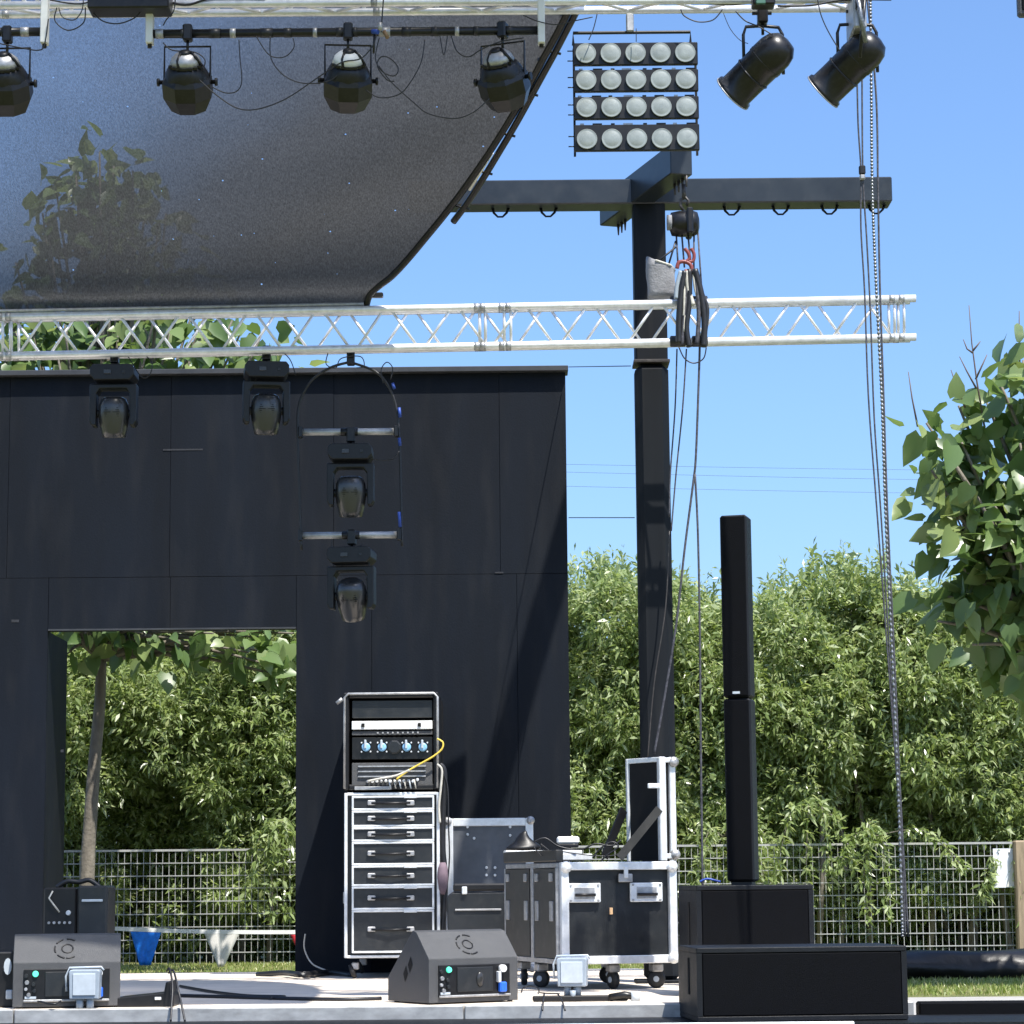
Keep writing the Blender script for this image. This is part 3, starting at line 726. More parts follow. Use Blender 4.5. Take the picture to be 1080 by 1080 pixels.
# ------------------------------------------------------------------ amplifier rack and drawer case
YK = 17.55
def R2(px0, py0, px1, py1, Y, o):
    """centre x, centre z, width, height of the pixel rectangle in the plane Y, relative to o"""
    m_ = (py0+py1)/2; n_ = (px0+px1)/2
    a = P(px0, m_, Y).x; c = P(px1, m_, Y).x; t = P(n_, py0, Y).z; d = P(n_, py1, Y).z
    return (a+c)/2-o.x, (t+d)/2-o.z, c-a, t-d
kx = P(414, 1000, YK).x
T = thing('drawer_case', 'black drawer flight case with silver edged drawers standing under the amplifier rack', 'flight case', (kx, YK, 0)); oK = Vector((kx, YK, 0))
x, z, w, h = R2(364, 836, 463, 1010, YK, oK)
MB().box((x, .57, z), (w, 1.08, h-.004), ch=.004).build('body', M['lam'], T)
for s in (-1, 1):
    MB().box((x+s*(w/2-.005), .01, z), (.022, .03, h), ch=.004).build('edge_strip', M['alu2'], T)
    MB().box((x+s*(w/2+.002), 1.09, z), (.022, .03, h), ch=.004).build('edge_strip', M['alu2'], T)
for q in (1, -1): MB().box((x, .012, z+q*(h/2-.008)), (w-.02, .03, .02), ch=.004).build('edge_strip', M['alu2'], T)
bd = [839,854.5,872,887.5,912.5,934.5,959.5,1005]
for i in range(7):
    x, z, w, h = R2(371, bd[i], 458, bd[i+1], YK-.01, oK)
    D = MB(); t = .014
    D.box((x, -.012, z+h/2-t/2-.002), (w, .02, t), ch=.003); D.box((x, -.012, z-h/2+t/2), (w, .02, t), ch=.003)
    D.box((x-w/2+t/2, -.0125, z), (t, .019, h-2*t), ch=.003); D.box((x+w/2-t/2, -.0125, z), (t, .019, h-2*t), ch=.003)
    d_ = D.build('drawer', M['alu2'], T)
    MB().box((x, -.004, z), (w-2*t, .012, h-2*t-.002)).build('drawer_front', M['lam'], d_)
    for xx in (392, 433):
        hx, hz, _, _ = R2(xx-4, (bd[i]+bd[i+1])/2-3, xx+4, (bd[i]+bd[i+1])/2+3, YK, oK)
        if i == 6: hz = hz+.015
        MB().box((hx, -.02, hz), (.055, .022, .034), ch=.006).build('handle_end', M['alud'], d_)
        if xx == 392: h0 = hx
    MB().tube([(h0, -.028, hz), ((h0+hx)/2, -.04, hz-.003), (hx, -.028, hz)], .008, 6).build('handle', M['blk'], d_)
    if i in (0,1,4,5,6):
        hx, hz, _, _ = R2(425, bd[i]-2, 441, bd[i]+5, YK, oK); MB().box((hx, -.027, hz+.002), (.09, .01, .022), ch=.004).build('latch', M['alu2'], d_)
for s in (-1, 1):
    for k, yy in enumerate((.08, .98)):
        cx_ = kx-kx+s*.26
        c_ = MB(); c_.lathe([(.02,-.018),(.048,-.014),(.05,0),(.048,.014),(.02,.018)], 20, Matrix.Translation((cx_+.02*s, yy, .05)) @ Matrix.Rotation(R(90+20*s),4,'Y'))
        cc = c_.build('caster', M['rub'], T); MB().box((cx_, yy, .075+.01), (.05,.07,.05), ch=.006).build('fork', M['alud'], cc)
for yy in (.2, .5): MB().box((-.345, yy, .55), (.012,.1,.08), ch=.004).build('side_handle', M['alud'], T)

oR = Vector((kx, YK, P(414, 835, YK).z))
T = thing('amplifier_rack', 'open black amplifier rack with white panel and blue plugs on top of the drawer case', 'amplifier rack', oR)
x, z, w, h = R2(362, 730, 463, 833, YK, oR); t = .04
b = MB(); b.box((x-w/2+t/2, .54, z), (t, 1.08, h), ch=.012); b.box((x+w/2-t/2, .54, z), (t, 1.08, h), ch=.012); b.box((x, .54, z+h/2-t/2), (w-2*t+.01, 1.08, t), ch=.01); b.box((x, .54, z-h/2+t/2), (w-2*t+.01, 1.08, t), ch=.01)
b.box((x, .59, z), (w-.03, .02, h-.03)); b.build('shell', M['blk'], T, bevel=.004)
MB().tube([(x-w/2+.01,-.006,z-h/2+.01),(x-w/2+.01,-.006,z+h/2-.035),(x-w/2+.035,-.006,z+h/2-.01),(x+w/2-.035,-.006,z+h/2-.01),(x+w/2-.01,-.006,z+h/2-.035),(x+w/2-.01,-.006,z-h/2+.01)], .009, 8).build('rim', M['alud'], T)
def unit(name, y0, y1, m, dep=-.0, dp=.35):
    x_, z_, w_, h_ = R2(371, y0, 456, y1, YK, oR); return MB().box((x_, dep+dp/2, z_), (w_, dp, h_-.004), ch=.003).build(name, M[m], T), x_, z_, w_, h_
unit('blank_panel', 738, 757, 'lam', .03)
u, x_, z_, w_, h_ = unit('white_unit', 760, 769.5, 'white', -.004)
for s in (-.36, .34): MB().box((x_+s*w_, -.008, z_), (.022,.01,.026), ch=.002).build('socket', M['hole'], u)
u, x_, z_, w_, h_ = unit('switch_strip', 770.5, 775.5, 'wedge', .01)
for k in range(9): MB().box((x_-.1+k*.035, .004, z_), (.014,.012,.012), ch=.002).build('switch', M['alud'], u)
u, x_, z_, w_, h_ = unit('amplifier', 777, 801, 'blkm', .012)
for px in (386, 403, 429, 446):
    q = P(px, 788, YK)-oR
    mt = Matrix.Translation((q.x, .004, q.z)) @ Matrix.Rotation(R(90),4,'X')
    f = MB().lathe([(.03,0),(.03,.012),(.018,.014)], 18, mt).build('plug', M['cyan'], u)
    MB().box((q.x-.004,-.018,q.z+.02), (.016,.016,.06), ch=.005).build('plug_grip', M['greyl'], f)
    for a in range(4):
        MB().lathe([(.007,0),(.005,.008)], 8, Matrix.Translation((q.x+.044*math.cos(R(45+90*a)), .006, q.z+.044*math.sin(R(45+90*a)))) @ Matrix.Rotation(R(90),4,'X')).build('screw', M['alu2'], f)
q = P(416, 788, YK)-oR
MB().lathe([(.05,0),(.05,.01),(.04,.013)], 8, Matrix.Translation((q.x,.006,q.z)) @ Matrix.Rotation(R(90),4,'X'), False, R(22.5)).build('fan', M['lam'], u)
u, x_, z_, w_, h_ = unit('patch_bay', 804, 829, 'wedge', .006)
for k in range(3): MB().box((x_, .0, z_+.055-k*.035), (w_*.84, .014, .009)).build('bar', M['alud'], u)
for k in range(12):
    MB().lathe([(.011,0),(.011,.016),(.006,.018)], 10, Matrix.Translation((x_-w_*.3+k*w_*.056, .002, z_-.045+random.uniform(-.006,.006))) @ Matrix.Rotation(R(90),4,'X')).build('connector', M['alu2' if k%3 else 'alud'], u)
for k in range(6):
    xx = x_-.02+k*.035; MB().tube([(xx,-.01,z_-.04),(xx+.005,-.03,z_-.07),(xx+.012,-.02,z_-.1)], .005, 6).build('jack_lead', M['offw' if k%2 else 'greyl'], u)
x_, z_, w_, h_ = R2(374, 829.5, 413, 833, YK, oR); MB().box((x_, -.012, z_), (w_, .01, h_), ch=.002).build('label_strip', M['alud'], T)
for px in (362,): MB().tube([P(px-1,737,YK-.02)-oR, P(px-7,742,YK-.02)-oR], .014, 8).build('catch', M['alud'], T)
cable('patch_cable', 'yellow cable looping out of the amplifier rack', [(418,822),(432,812),(448,803),(458,797),(466,790),(467,783),(461,779)], YK-.05, .007, 'yel')
cable('patch_cable', 'tan bundle of leads across the patch bay of the rack', [(388,824),(402,821),(418,818),(432,812)], YK-.05, .009, 'offw')
cable('rack_cable', 'pale cable hanging down the right side of the rack', [(461,806),(466,812),(465,830),(463,850),(464,868)], YK-.02, .009, 'offw')
cable('rack_cable', 'black cable loom hanging down the right side of the drawer case', [(464,806),(469,815),(468,850),(467,890),(470,930),(467,985)], YK+.02, .02, 'cable')
cable('rack_cable', 'thin black lead right of the rack loom', [(466,812),(472,830),(473,870),(474,905),(471,940)], YK+.0, .006, 'cable')
b = MB()
b.lathe([(.02,.1),(.035,.06),(.04,0),(.03,-.08),(.012,-.12)], 10, Matrix.Translation(P(467,925,YK)))
tag(b.build('cloth_bundle', M['pink']), 'small faded pink cloth tied to the rack cables', 'cloth')

# ------------------------------------------------------------------ case lid leaning on the wall and dark bin
M['lid'] = mat('worn_grey_laminate', (.085,.092,.105), .42, var=.25, scale=5, dust=.12)
def frame_panel(T, x, z, w, h, y, t, th, mf='alu2', mp='lam', corner=True):
    b = MB(); b.box((x, y, z+h/2-t/2), (w-2*t, th, t), ch=.004); b.box((x, y, z-h/2+t/2), (w-2*t, th, t), ch=.004)
    b.box((x-w/2+t/2, y, z), (t, th+.002, h), ch=.004); b.box((x+w/2-t/2, y, z), (t, th+.002, h), ch=.004)
    f = b.build('frame', M[mf], T)
    MB().box((x, y+.004, z), (w-2*t+.002, th*.5, h-2*t+.002)).build('panel', M[mp], T)
    if corner:
        for sx_ in (-1,1):
            for sz in (-1,1):
                MB().lathe([(.012,.02),(.028,.008),(.03,0),(.028,-.01)], 14, Matrix.Translation((x+sx_*(w/2-.018), y-th/2-.002, z+sz*(h/2-.018))) @ Matrix.Rotation(R(90),4,'X')).build('corner', M['alud'], T)
    return f
oC = P(516, 975, 17.9); oC.z = 0
T = thing('leaning_board', 'silver edged black case lid leaning against the wall', 'case lid', oC)
x, z, w, h = R2(470, 863, 563, 1024, 17.9, oC)
frame_panel(T, x, z, w, h, 0, .055, .05, mp='lid')
for px, py in ((493,880),(538,881),(513,915),(522,915),(513,923),(522,923),(493,872),(538,872),(500,884)):
    q = P(px, py, 17.86)-oC; MB().lathe([(.011,0),(.008,.008)], 8, Matrix.Translation((q.x,-.012,q.z)) @ Matrix.Rotation(R(90),4,'X')).build('rivet', M['alu2'], T)
oD = P(503, 975, 16.9); oD.z = 0
T = thing('storage_bin', 'dark glossy equipment bin behind the right-hand wedge speaker', 'bin', oD)
x, z, w, h = R2(474, 931, 535, 1030, 16.9, oD)
MB().prism([(x-w/2,z-h/2),(x-w/2-.02,z+h/2-.09),(x-w/2+.02,z+h/2-.06),(x+w/2,z+h/2-.06),(x+w/2,z-h/2)], 0, .4).build('bin_body', M['lam'], T, bevel=.01)
MB().box((x+.01, .2, z+h/2-.03), (w-.03,.42,.05), ch=.012).build('bin_lid', M['blk'], T)
MB().box((x, -.008, z+.13), (w*.8,.01,.012), ch=.003).build('bin_trim', M['alud'], T)
MB().box((x-.09,-.012,z+h/2-.05), (.035,.02,.05), ch=.006).build('bin_catch', M['alu2'], T)

# ------------------------------------------------------------------ big open flight case
th = R(18); oF = P(592, 1012, 15.3); oF.z = 0
T = thing('flight_case', 'large open black flight case on wheels with silver edges and an upright lid', 'flight case', oF, th)
# local: x along the front, y back
z0 = .155; Hc = P(640, 909, 15.35).z - z0 ; Wc = (P(713, 960, 15.4).x-P(590, 960, 15.2).x)/math.cos(th); Dc = 1.06
MB().box((Wc/2, Dc/2, z0+Hc/2), (Wc-.03, Dc-.03, Hc-.03)).build('body', M['lam'], T)
t = .048
def fr(nm, a, c, n1, th_=.022):   # strips of a rectangle face
    pass
F1 = MB(); F1.box((Wc/2, .0, z0+Hc-t/2), (Wc-2*t, .04, t), ch=.004); F1.box((Wc/2, .0, z0+t/2), (Wc-2*t, .04, t), ch=.004)
F1.box((t/2, .0, z0+Hc/2), (t, .042, Hc), ch=.004); F1.box((Wc-t/2, .0, z0+Hc/2), (t, .042, Hc), ch=.004)
F1.build('front_frame', M['alu2'], T)
s2 = .032
for z in (z0+Hc-s2/2-.002, z0+s2/2+.002, ): MB().box((.0, Dc/2, z), (.03, Dc-.05, s2), ch=.004).build('side_rail', M['alud'], T)
for y in (.034, Dc*.465, Dc-.02): MB().box((-.002, y, z0+Hc/2), (.036, .05 if .1<y<.9 else .02, Hc-.06), ch=.003).build('side_strip', M['alud'], T)
for (ya, yb) in ((.05, Dc*.42), (Dc*.51, Dc-.035)):
    sp_ = MB().box((-.004, (ya+yb)/2, z0+Hc/2), (.03, yb-ya, Hc-.075)).build('side_panel', M['lamb'], T)
    for y in (ya+.06, yb-.06):
        MB().box((-.022, y, z0+Hc*.52), (.012,.055,.12), ch=.004).build('side_handle', M['alud'], sp_)
        MB().box((-.024, y, z0+Hc-.09), (.014,.05,.05), ch=.004).build('side_latch', M['alud'], sp_)
MB().box((-.0, Dc/2, z0+Hc+.04), (.05, Dc*.98, .07), ch=.006).build('tray_side', M['lamb'], T)
b = MB(); b.box((Wc*.32, Dc-.03, z0+Hc+.06), (Wc*.7, .05, .05), ch=.005); b.box((Wc*.25, Dc*.45, z0+Hc+.035), (Wc*.5, .04, .04), ch=.005)
b.build('tray_rim', M['alu2'], T)
for (px0, px1) in ((599,633),(664,698)):
    x0_ = (px0-592)/(713-592)*Wc; x1_ = (px1-592)/(713-592)*Wc; zc_ = P(640, 941.5, 15.3).z; hh = .115
    hd = MB(); hd.box(((x0_+x1_)/2, -.006, zc_), (x1_-x0_, .02, hh), ch=.012); hd_ = hd.build('recessed_handle', M['alu2'], T)
    MB().box(((x0_+x1_)/2, -.014, zc_-.002), ((x1_-x0_)*.62, .012, hh*.62), ch=.006).build('recess', M['alud'], hd_)
    MB().tube([(x0_+.04,-.03,zc_-.012),(x1_-.04,-.03,zc_-.012)], .009, 8).build('grip', M['blk'], hd_)
    for k in (-1,1):
        for j in (-1,1): MB().lathe([(.008,0),(.006,.006)], 8, Matrix.Translation(((x0_+x1_)/2+k*(x1_-x0_)*.42,-.016,zc_+j*hh*.4)) @ Matrix.Rotation(R(90),4,'X')).build('rivet', M['alud'], hd_)
q = (659-592)/121*Wc
lt = MB().box((q, -.012, P(650, 926, 15.3).z), (.09, .02, .05), ch=.006).build('latch', M['alud'], T)
MB().box((q, -.024, P(650, 920, 15.3).z+.0), (.025,.02,.07), ch=.004).build('latch_hook', M['alu2'], lt)
MB().box(((644-592)/121*Wc, -.006, P(650, 961, 15.3).z), (.02,.004,.04), ch=.001, mtx=None).build('sticker', mat('orange_sticker', (.6,.38,.2), .6), T)
for xx in (.03, Wc-.03):
    for zz in (z0+.03, z0+Hc-.03):
        MB().lathe([(.01,.03),(.03,.018),(.036,.004),(.036,-.004)], 14, Matrix.Translation((xx,-.02,zz)) @ Matrix.Rotation(R(90),4,'X')).build('ball_corner', M['alu2'], T)
for (xx, yy, a) in ((.08,.1,20),(Wc-.1,.1,70),(.08,Dc-.1,-15),(Wc-.1,Dc-.1,80),(Wc*.5,.12,10),(.0+.05,Dc*.5,40)):
    mt = Matrix.Translation((xx, yy, .056)) @ Matrix.Rotation(R(a),4,'Z') @ Matrix.Rotation(R(90),4,'Y')
    c_ = MB().lathe([(.02,-.02),(.05,-.018),(.056,-.01),(.056,.01),(.05,.018),(.02,.02)], 22, mt).build('caster', M['rub'], T)
    MB().box((xx, yy, .125), (.07,.08,.05), ch=.008).build('fork', M['alud'], c_)
    MB().lathe([(.018,-.026),(.018,.026)], 12, mt).build('hub', M['greyl'], c_)
# upright lid at the right end
lz = z0+Hc+.004; lh = P(700, 798, 15.6).z-lz; xr_ = Wc-.0
ld = bpy.data.objects.new('lid', None); COL.objects.link(ld)
bpy.data.objects.remove(ld)
b = MB(); lw = .34; lt_ = .11
b.box((xr_-.035, .12, lz+lh/2), (.045, .045, lh), ch=.005); b.box((xr_+.04, .14, lz+lh/2), (.04, .04, lh), ch=.005)
b.box((xr_-.14, .42, lz+lh/2), (.03, .03, lh), ch=.004)
b.box((xr_+.0, .13, lz+lh-.02), (.08, .05, .03), ch=.005); b.box((xr_+.0, .13, lz+.03), (.08, .05, .03), ch=.005)
b.bar((xr_-.035,.12,lz+lh-.015), (xr_-.14,.42,lz+lh-.015), .03, .03, ch=.003)
lid = b.build('lid_frame', M['alu2'], T)
b = MB(); b.bar((xr_-.045,.14,lz+lh/2-.01), (xr_-.133,.415,lz+lh/2-.01), .016, lh-.03)
b.box((xr_+.003,.16,lz+lh/2), (.035,.02,lh-.04)); b.build('lid_panel', M['hole'], lid)
MB().box((xr_-.09,.11,lz+lh*.72), (.08,.02,.03), ch=.004).build('lid_catch', M['alu2'], lid)
for zz in (lz+.04, lz+lh-.03): MB().lathe([(.01,.025),(.03,.015),(.033,0)], 12, Matrix.Translation((xr_+.045,.115,zz)) @ Matrix.Rotation(R(90),4,'X')).build('lid_corner', M['alud'], lid)
MB().bar((xr_-.06,.10,lz+lh*.5), (xr_-.32,.12,lz+.02), .012, .05).build('lid_stay', M['lamb'], T)
MB().bar((xr_-.22,.3,lz+lh*.5), (xr_-.38,.22,lz+.03), .012, .06).build('lid_strap', M['blk'], T)
# things lying on the flight case
q = P(551, 890, 15.7)
b = MB(); n = 12
for j in range(6):
    for k in range(n):
        a = 2*math.pi*k/n; r_ = (.12,.105,.07,.04,.025,.008)[j]*(1+.15*math.sin(2*a+j)); b.v.append(Vector((r_*math.cos(a)+.01*j-(.03 if j>2 else 0), r_*.7*math.sin(a), (0,.025,.045,.08,.11,.125)[j])))
for j in range(5):
    for k in range(n): b.f.append([j*n+k, j*n+(k+1)%n, (j+1)*n+(k+1)%n, (j+1)*n+k]); b.sm.append(True)
b.f.append(list(range(n))); b.sm.append(True); b.f.append([5*n+k for k in range(n)]); b.sm.append(True)
q.z = z0+Hc+.075
tag(b.build('cloth_heap', M['blk'], None, q, subsurf=1), 'black crumpled cloth heaped on the left end of the flight case', 'cloth')
q = P(599, 884, 15.85); q.z = z0+Hc+.095
T2 = thing('small_device', 'small white box with dark foot on top of the flight case', 'device', q)
MB().box((0,0,.045), (.14,.12,.045), ch=.01).build('case', M['white'], T2); MB().box((0,0,.01), (.13,.13,.02), ch=.006).build('foot', M['blk'], T2)
for lab, pts, r in [('black cable lying across the top of the flight case', [(563,888),(575,884),(590,893),(612,896),(628,890),(645,892),(655,886)], .006),
                    ('black lead dangling off the front of the case tray', [(570,890),(580,898),(588,906),(580,908)], .005),
                    ('black cable coiled near the lid of the flight case', [(625,905),(633,895),(645,888),(652,893),(640,902),(634,908)], .006),
                    ('thin lead running along the flight case rim', [(563,893),(572,903),(585,897),(605,900),(640,903),(660,898)], .004)]:
    cable('case_cable', lab, pts, 15.55, r, group='cables on the flight case')

# ------------------------------------------------------------------ wedge speakers
def ring_arc(b, cx, cz, r, a0, a1, rr, mt, n=10):
    b.tube([mt @ Vector((cx+r*math.cos(R(a0+(a1-a0)*i/n)), 0, cz+r*math.sin(R(a0+(a1-a0)*i/n)))) for i in range(n+1)], rr, 6)
def make_wedge():
    r = thing('wedge_speaker', '', 'wedge speaker')
    w = .57; prof = [(0,0),(0,.235),(.13,.375),(.17,.385),(.44,.13),(.44,0)]     # y, z
    b = MB(); n = len(prof)
    b.add([(-w/2, y, z) for y, z in prof]+[(w/2, y, z) for y, z in prof], [list(range(n)), list(range(2*n-1, n-1, -1))]+[[i, i+n, (i+1)%n+n, (i+1)%n] for i in range(n)])
    b.build('cabinet', M['wedge'], r, bevel=.004)
    pl = MB().box((0,-.002,.115), (w*.8,.012,.17), ch=.004).build('back_panel', M['blk'], r)
    MB().box((0,-.012,.033), (w*.8,.012,.012), ch=.003).build('trim', M['alud'], pl)
    MB().box((0,-.010,.12), (w*.4,.01,.13), ch=.004).build('amp_plate', M['lam'], pl)
    MB().lathe([(.035,0),(.03,.008),(.01,.01)], 18, Matrix.Translation((.03,-.014,.12)) @ Matrix.Rotation(R(90),4,'X') @ Matrix.Diagonal((.7,1.2,1,1))).build('emblem', M['dial'], pl)
    MB().lathe([(.017,0),(.014,.012)], 14, Matrix.Translation((-w*.29,-.008,.175)) @ Matrix.Rotation(R(90),4,'X')).build('green_lamp', M['led'], pl)
    for k, (x, z, q) in enumerate(((-.215,.165,.012),(-.21,.13,.013),(-.175,.12,.012),(-.215,.095,.01),(-.17,.085,.012),(-.2,.065,.012))):
        MB().lathe([(q,0),(q*.8,.014)], 12, Matrix.Translation((x,-.006,z)) @ Matrix.Rotation(R(90),4,'X')).build('knob', M['alud' if k%2 else 'lam'], pl)
    MB().box((-.19,-.012,.05), (.06,.006,.012)).build('port', M['greyl'], pl)
    MB().lathe([(.02,0),(.02,.03)], 14, Matrix.Translation((w*.3,-.006,.175)) @ Matrix.Rotation(R(90),4,'X')).build('white_plug', M['white'], pl)
    MB().box((w*.26,-.02,.13), (.018,.03,.06), ch=.004).build('socket', M['alu2'], pl)
    MB().box((w*.3,-.022,.075), (.045,.03,.055), ch=.008).build('blue_plug', M['blue'], pl)
    for k in range(2):
        y = .17+.05*k; z = .2-.05*k
        for s in (-1, 1):
            MB().add([(s*(w/2+.002), y+a, z+c) for a, c in ((0,0),(.03,-.045),(.05,.0),(.02,.045))], [(0,1,2,3)]).build('side_slot', M['hole'], r)
    # round mark pressed into the sloping top
    ang = math.atan2(.14, .13); mt = Matrix.Translation((0, .066, .307)) @ Matrix.Rotation(ang - math.pi/2, 4, 'X')
    mt = Matrix.Translation((0, .064, .3055)) @ Matrix.Rotation(-(math.pi/2-ang), 4, 'X')
    g = MB(); ring_arc(g, .0, .0, .030, 0, 350, .004, mt, 18)
    for a in (75, 130, 185, 240, 285): ring_arc(g, 0, 0, .068, a-19, a+19, .0048, mt, 7)
    g.build('round_mark', M['blk'], r)
    for s in (-1,1):
        for yy in (.03,.4): MB().lathe([(.014,-.008),(.016,.006)], 10, Matrix.Translation((s*.25,yy,0))).build('foot', M['rub'], r)
    return r
wd = make_wedge(); wd['group'] = 'wedge speakers on the front of the stage'
wd['label'] = 'left wedge speaker at the stage front with a grey lamp before it'
q = P(70, 1056, 13.74); q.z = .008; wd.location = q; wd.rotation_euler = (0,0,R(9))
w2 = dup(wd, 'right wedge speaker turned sideways in front of the drawer case', None, R(33))
q = P(500, 1054, 13.88); q.z = .008; w2.location = q

q = P(2, 1040, 13.85); q.z = 0
T = thing('side_speaker', 'black cabinet cut by the left edge beside the left wedge speaker', 'speaker', q, R(8))
MB().prism([(-.3,0),(-.3,.3),(.06,.3),(.085,.24),(.085,0)], 0, .4).build('cabinet', M['blk'], T, bevel=.01)
MB().lathe([(.03,0),(.03,.012)], 12, Matrix.Translation((.03,-.006,.22)) @ Matrix.Rotation(R(90),4,'X') @ Matrix.Diagonal((.7,1.5,1,1))).build('plug', M['greyl'], T)
MB().box((.04,-.01,.07), (.035,.02,.05), ch=.005).build('socket', M['greyl'], T)

def make_flood():
    r = thing('floodlight', '', 'floodlight')
    MB().prism([(-.078,.05),(-.083,.195),(-.075,.205),(.075,.205),(.083,.195),(.078,.05)], -.04, .05).build('housing', M['grey'], r, bevel=.006)
    MB().box((0,-.042,.127), (.12,.01,.115), ch=.004).build('glass', M['greyl'], r)
    MB().tube([(-.1,0,.09),(-.105,0,.17),(-.085,.0,.215),(.085,0,.218),(.098,0,.2)], .006, 6).build('bracket', M['greyl'], r)
    for s in (-1,1): MB().tube([(s*.028,0,.055),(s*.028,0,.002)], .02, 10).build('stub_leg', M['grey'], r)
    return r
fl = make_flood(); fl['group'] = 'small grey floodlights'; fl['label'] = 'small grey floodlight standing before the left wedge speaker'
q = P(90, 1056, 13.70); q.z = .0; fl.location = Vector((q.x, 13.69, 0))
f2 = dup(fl, 'small grey floodlight on the floor before the flight case', None, R(-8)); q = P(604, 1046, 14.0); q.z = .03; f2.location = q
T = thing('floor_stand', 'low black floor bar with cables right of the right wedge speaker', 'stand', (q.x, 13.95, 0))
MB().bar((-.22,0,.018), (.3,.02,.018), .05, .03, ch=.006).build('bar', M['blk'], T)
MB().tube([(.2,0,.02),(.28,-.02,.035),(.36,0,.02)], .02, 8).build('hinge', M['blkm'], T)
MB().lathe([(.025,0),(.025,.05)], 12, Matrix.Translation((.34,-.02,.0))).build('knob', M['greyl'], T)
MB().tube([(0,0,.02),(0,0,.06)], .016, 8).build('post', M['grey'], T)

# low black plate right of the left wedge, floor cables
q = P(155, 1056, 13.78); q.z = 0
T = thing('floor_plate', 'low black sloping floor plate beside the left wedge speaker', 'floor plate', q)
MB().prism([(-.16,0),(-.16,.05),(.0,.065),(.09,.075),(.1,.13),(.12,.135),(.13,.07),(.145,.06),(.145,0)], 0, .25).build('plate', M['blk'], T, bevel=.005)
MB().box((.06,-.006,.045), (.035,.01,.015), ch=.003).build('tag', M['alu2'], T)
FG = 'cables on the stage floor'
def fcable(lab, pts, r=.008, m='cable'):
    # pts in floor metres x, y, z
    tag(MB().tube(smooth_path(pts, 6), r, 6).build('floor_cable', M[m]), lab, 'cable', FG)
def fl_pt(px, py, dz=.01):
    d = CR @ Vector(((px-540)/F, -(py-540)/F, -1)); t = -(E-dz)/d.z; return EYE+d*t
fcable('thick black cable running along the floor between the wedge speakers', [fl_pt(185,1050), fl_pt(230,1051), fl_pt(300,1053), fl_pt(360,1054), fl_pt(402,1053)], .012)
fcable('thin black cable curving over the left part of the stage floor', [fl_pt(190,1040), fl_pt(225,1046), fl_pt(262,1050), fl_pt(300,1051), fl_pt(285,1053)], .009)
fcable('black cable hanging over the stage edge beside the floor plate', [P(176,1024,13.85), P(179,1022,13.75), P(182,1040,13.66), P(181,1060,13.6), P(180,1077,13.55)], .006)
fcable('second black cable hanging over the stage edge beside the floor plate', [P(178,1026,13.85), P(183,1024,13.75), P(188,1044,13.64), P(192,1062,13.6), P(195,1077,13.55)], .006)
fcable('pale thin cable looped at the foot of the black wall', [P(322,985,18.4), P(321,1000,18.4), P(328,1015,18.35), P(340,1022,18.3), fl_pt(356,1027)], .006, 'offw')
fcable('black cable heap at the foot of the wall left of the rack', [fl_pt(272,1028), fl_pt(300,1026,.03), fl_pt(320,1028,.03), fl_pt(345,1026,.02), fl_pt(372,1029)], .022)
fcable('thin cable ring on the floor right of the right wedge speaker', [fl_pt(550,1046), fl_pt(552,1042,.02), fl_pt(560,1040,.03), fl_pt(568,1043,.02), fl_pt(570,1047), fl_pt(590,1048)], .004)
fcable('black lead hanging over the stage edge under the grey floodlight', [P(574,1048,13.75), P(573,1056,13.64), P(572,1066,13.6)], .005)
fcable('second black lead hanging over the stage edge under the grey floodlight', [P(588,1048,13.75), P(593,1056,13.64), P(596,1066,13.6)], .005)
fcable('thin cable trailing under the left wedge speaker', [P(40,1056,13.68), P(56,1059,13.62), P(64,1056,13.66)], .006)

# equipment behind the left wedge
q = P(80, 975, 14.6); q.z = 0
T = thing('power_amplifier', 'black upright amplifier box behind the left wedge speaker', 'amplifier', q)
x, z, w, h = R2(45, 936, 80, 1048, 14.6, q); MB().box((x, .15, z), (w, .3, h), ch=.01).build('left_module', M['blk'], T)
x2, z2, w2_, h2 = R2(81, 934, 113, 1048, 14.6, q); rm = MB().box((x2, .14, z2), (w2_, .3, h2), ch=.012).build('right_module', M['lam'], T)
MB().box((x2, -.014, z2+h2/2-.085), (.12,.01,.014), ch=.003).build('light_strip', M['greyl'], rm)
for k in range(5): MB().lathe([(.008,0),(.008,.014)], 8, Matrix.Translation((x-.06+k*.03,-.0,z+h/2-.2)) @ Matrix.Rotation(R(90),4,'X')).build('jack', M['alud'], T)
MB().lathe([(.016,0),(.012,.016)], 12, Matrix.Translation((x+.05,0,z+h/2-.145)) @ Matrix.Rotation(R(90),4,'X')).build('dial', M['greyl'], T)
MB().tube([(x-.04,-.01,z+h/2-.02),(x-.06,-.02,z+h/2-.06),(x-.03,-.02,z+h/2-.1),(x-.0,-.01,z+h/2-.14)], .005, 6).build('lead', M['offw'], T)
MB().tube(smooth_path([(x-.03,.05,z+h/2),(x+.03,.05,z+h/2+.035),(x+.1,.05,z+h/2+.03),(x+.16,.05,z+h/2+.04),(x+.22,.05,z+h/2)]), .014, 8).build('top_cable', M['cable'], T)

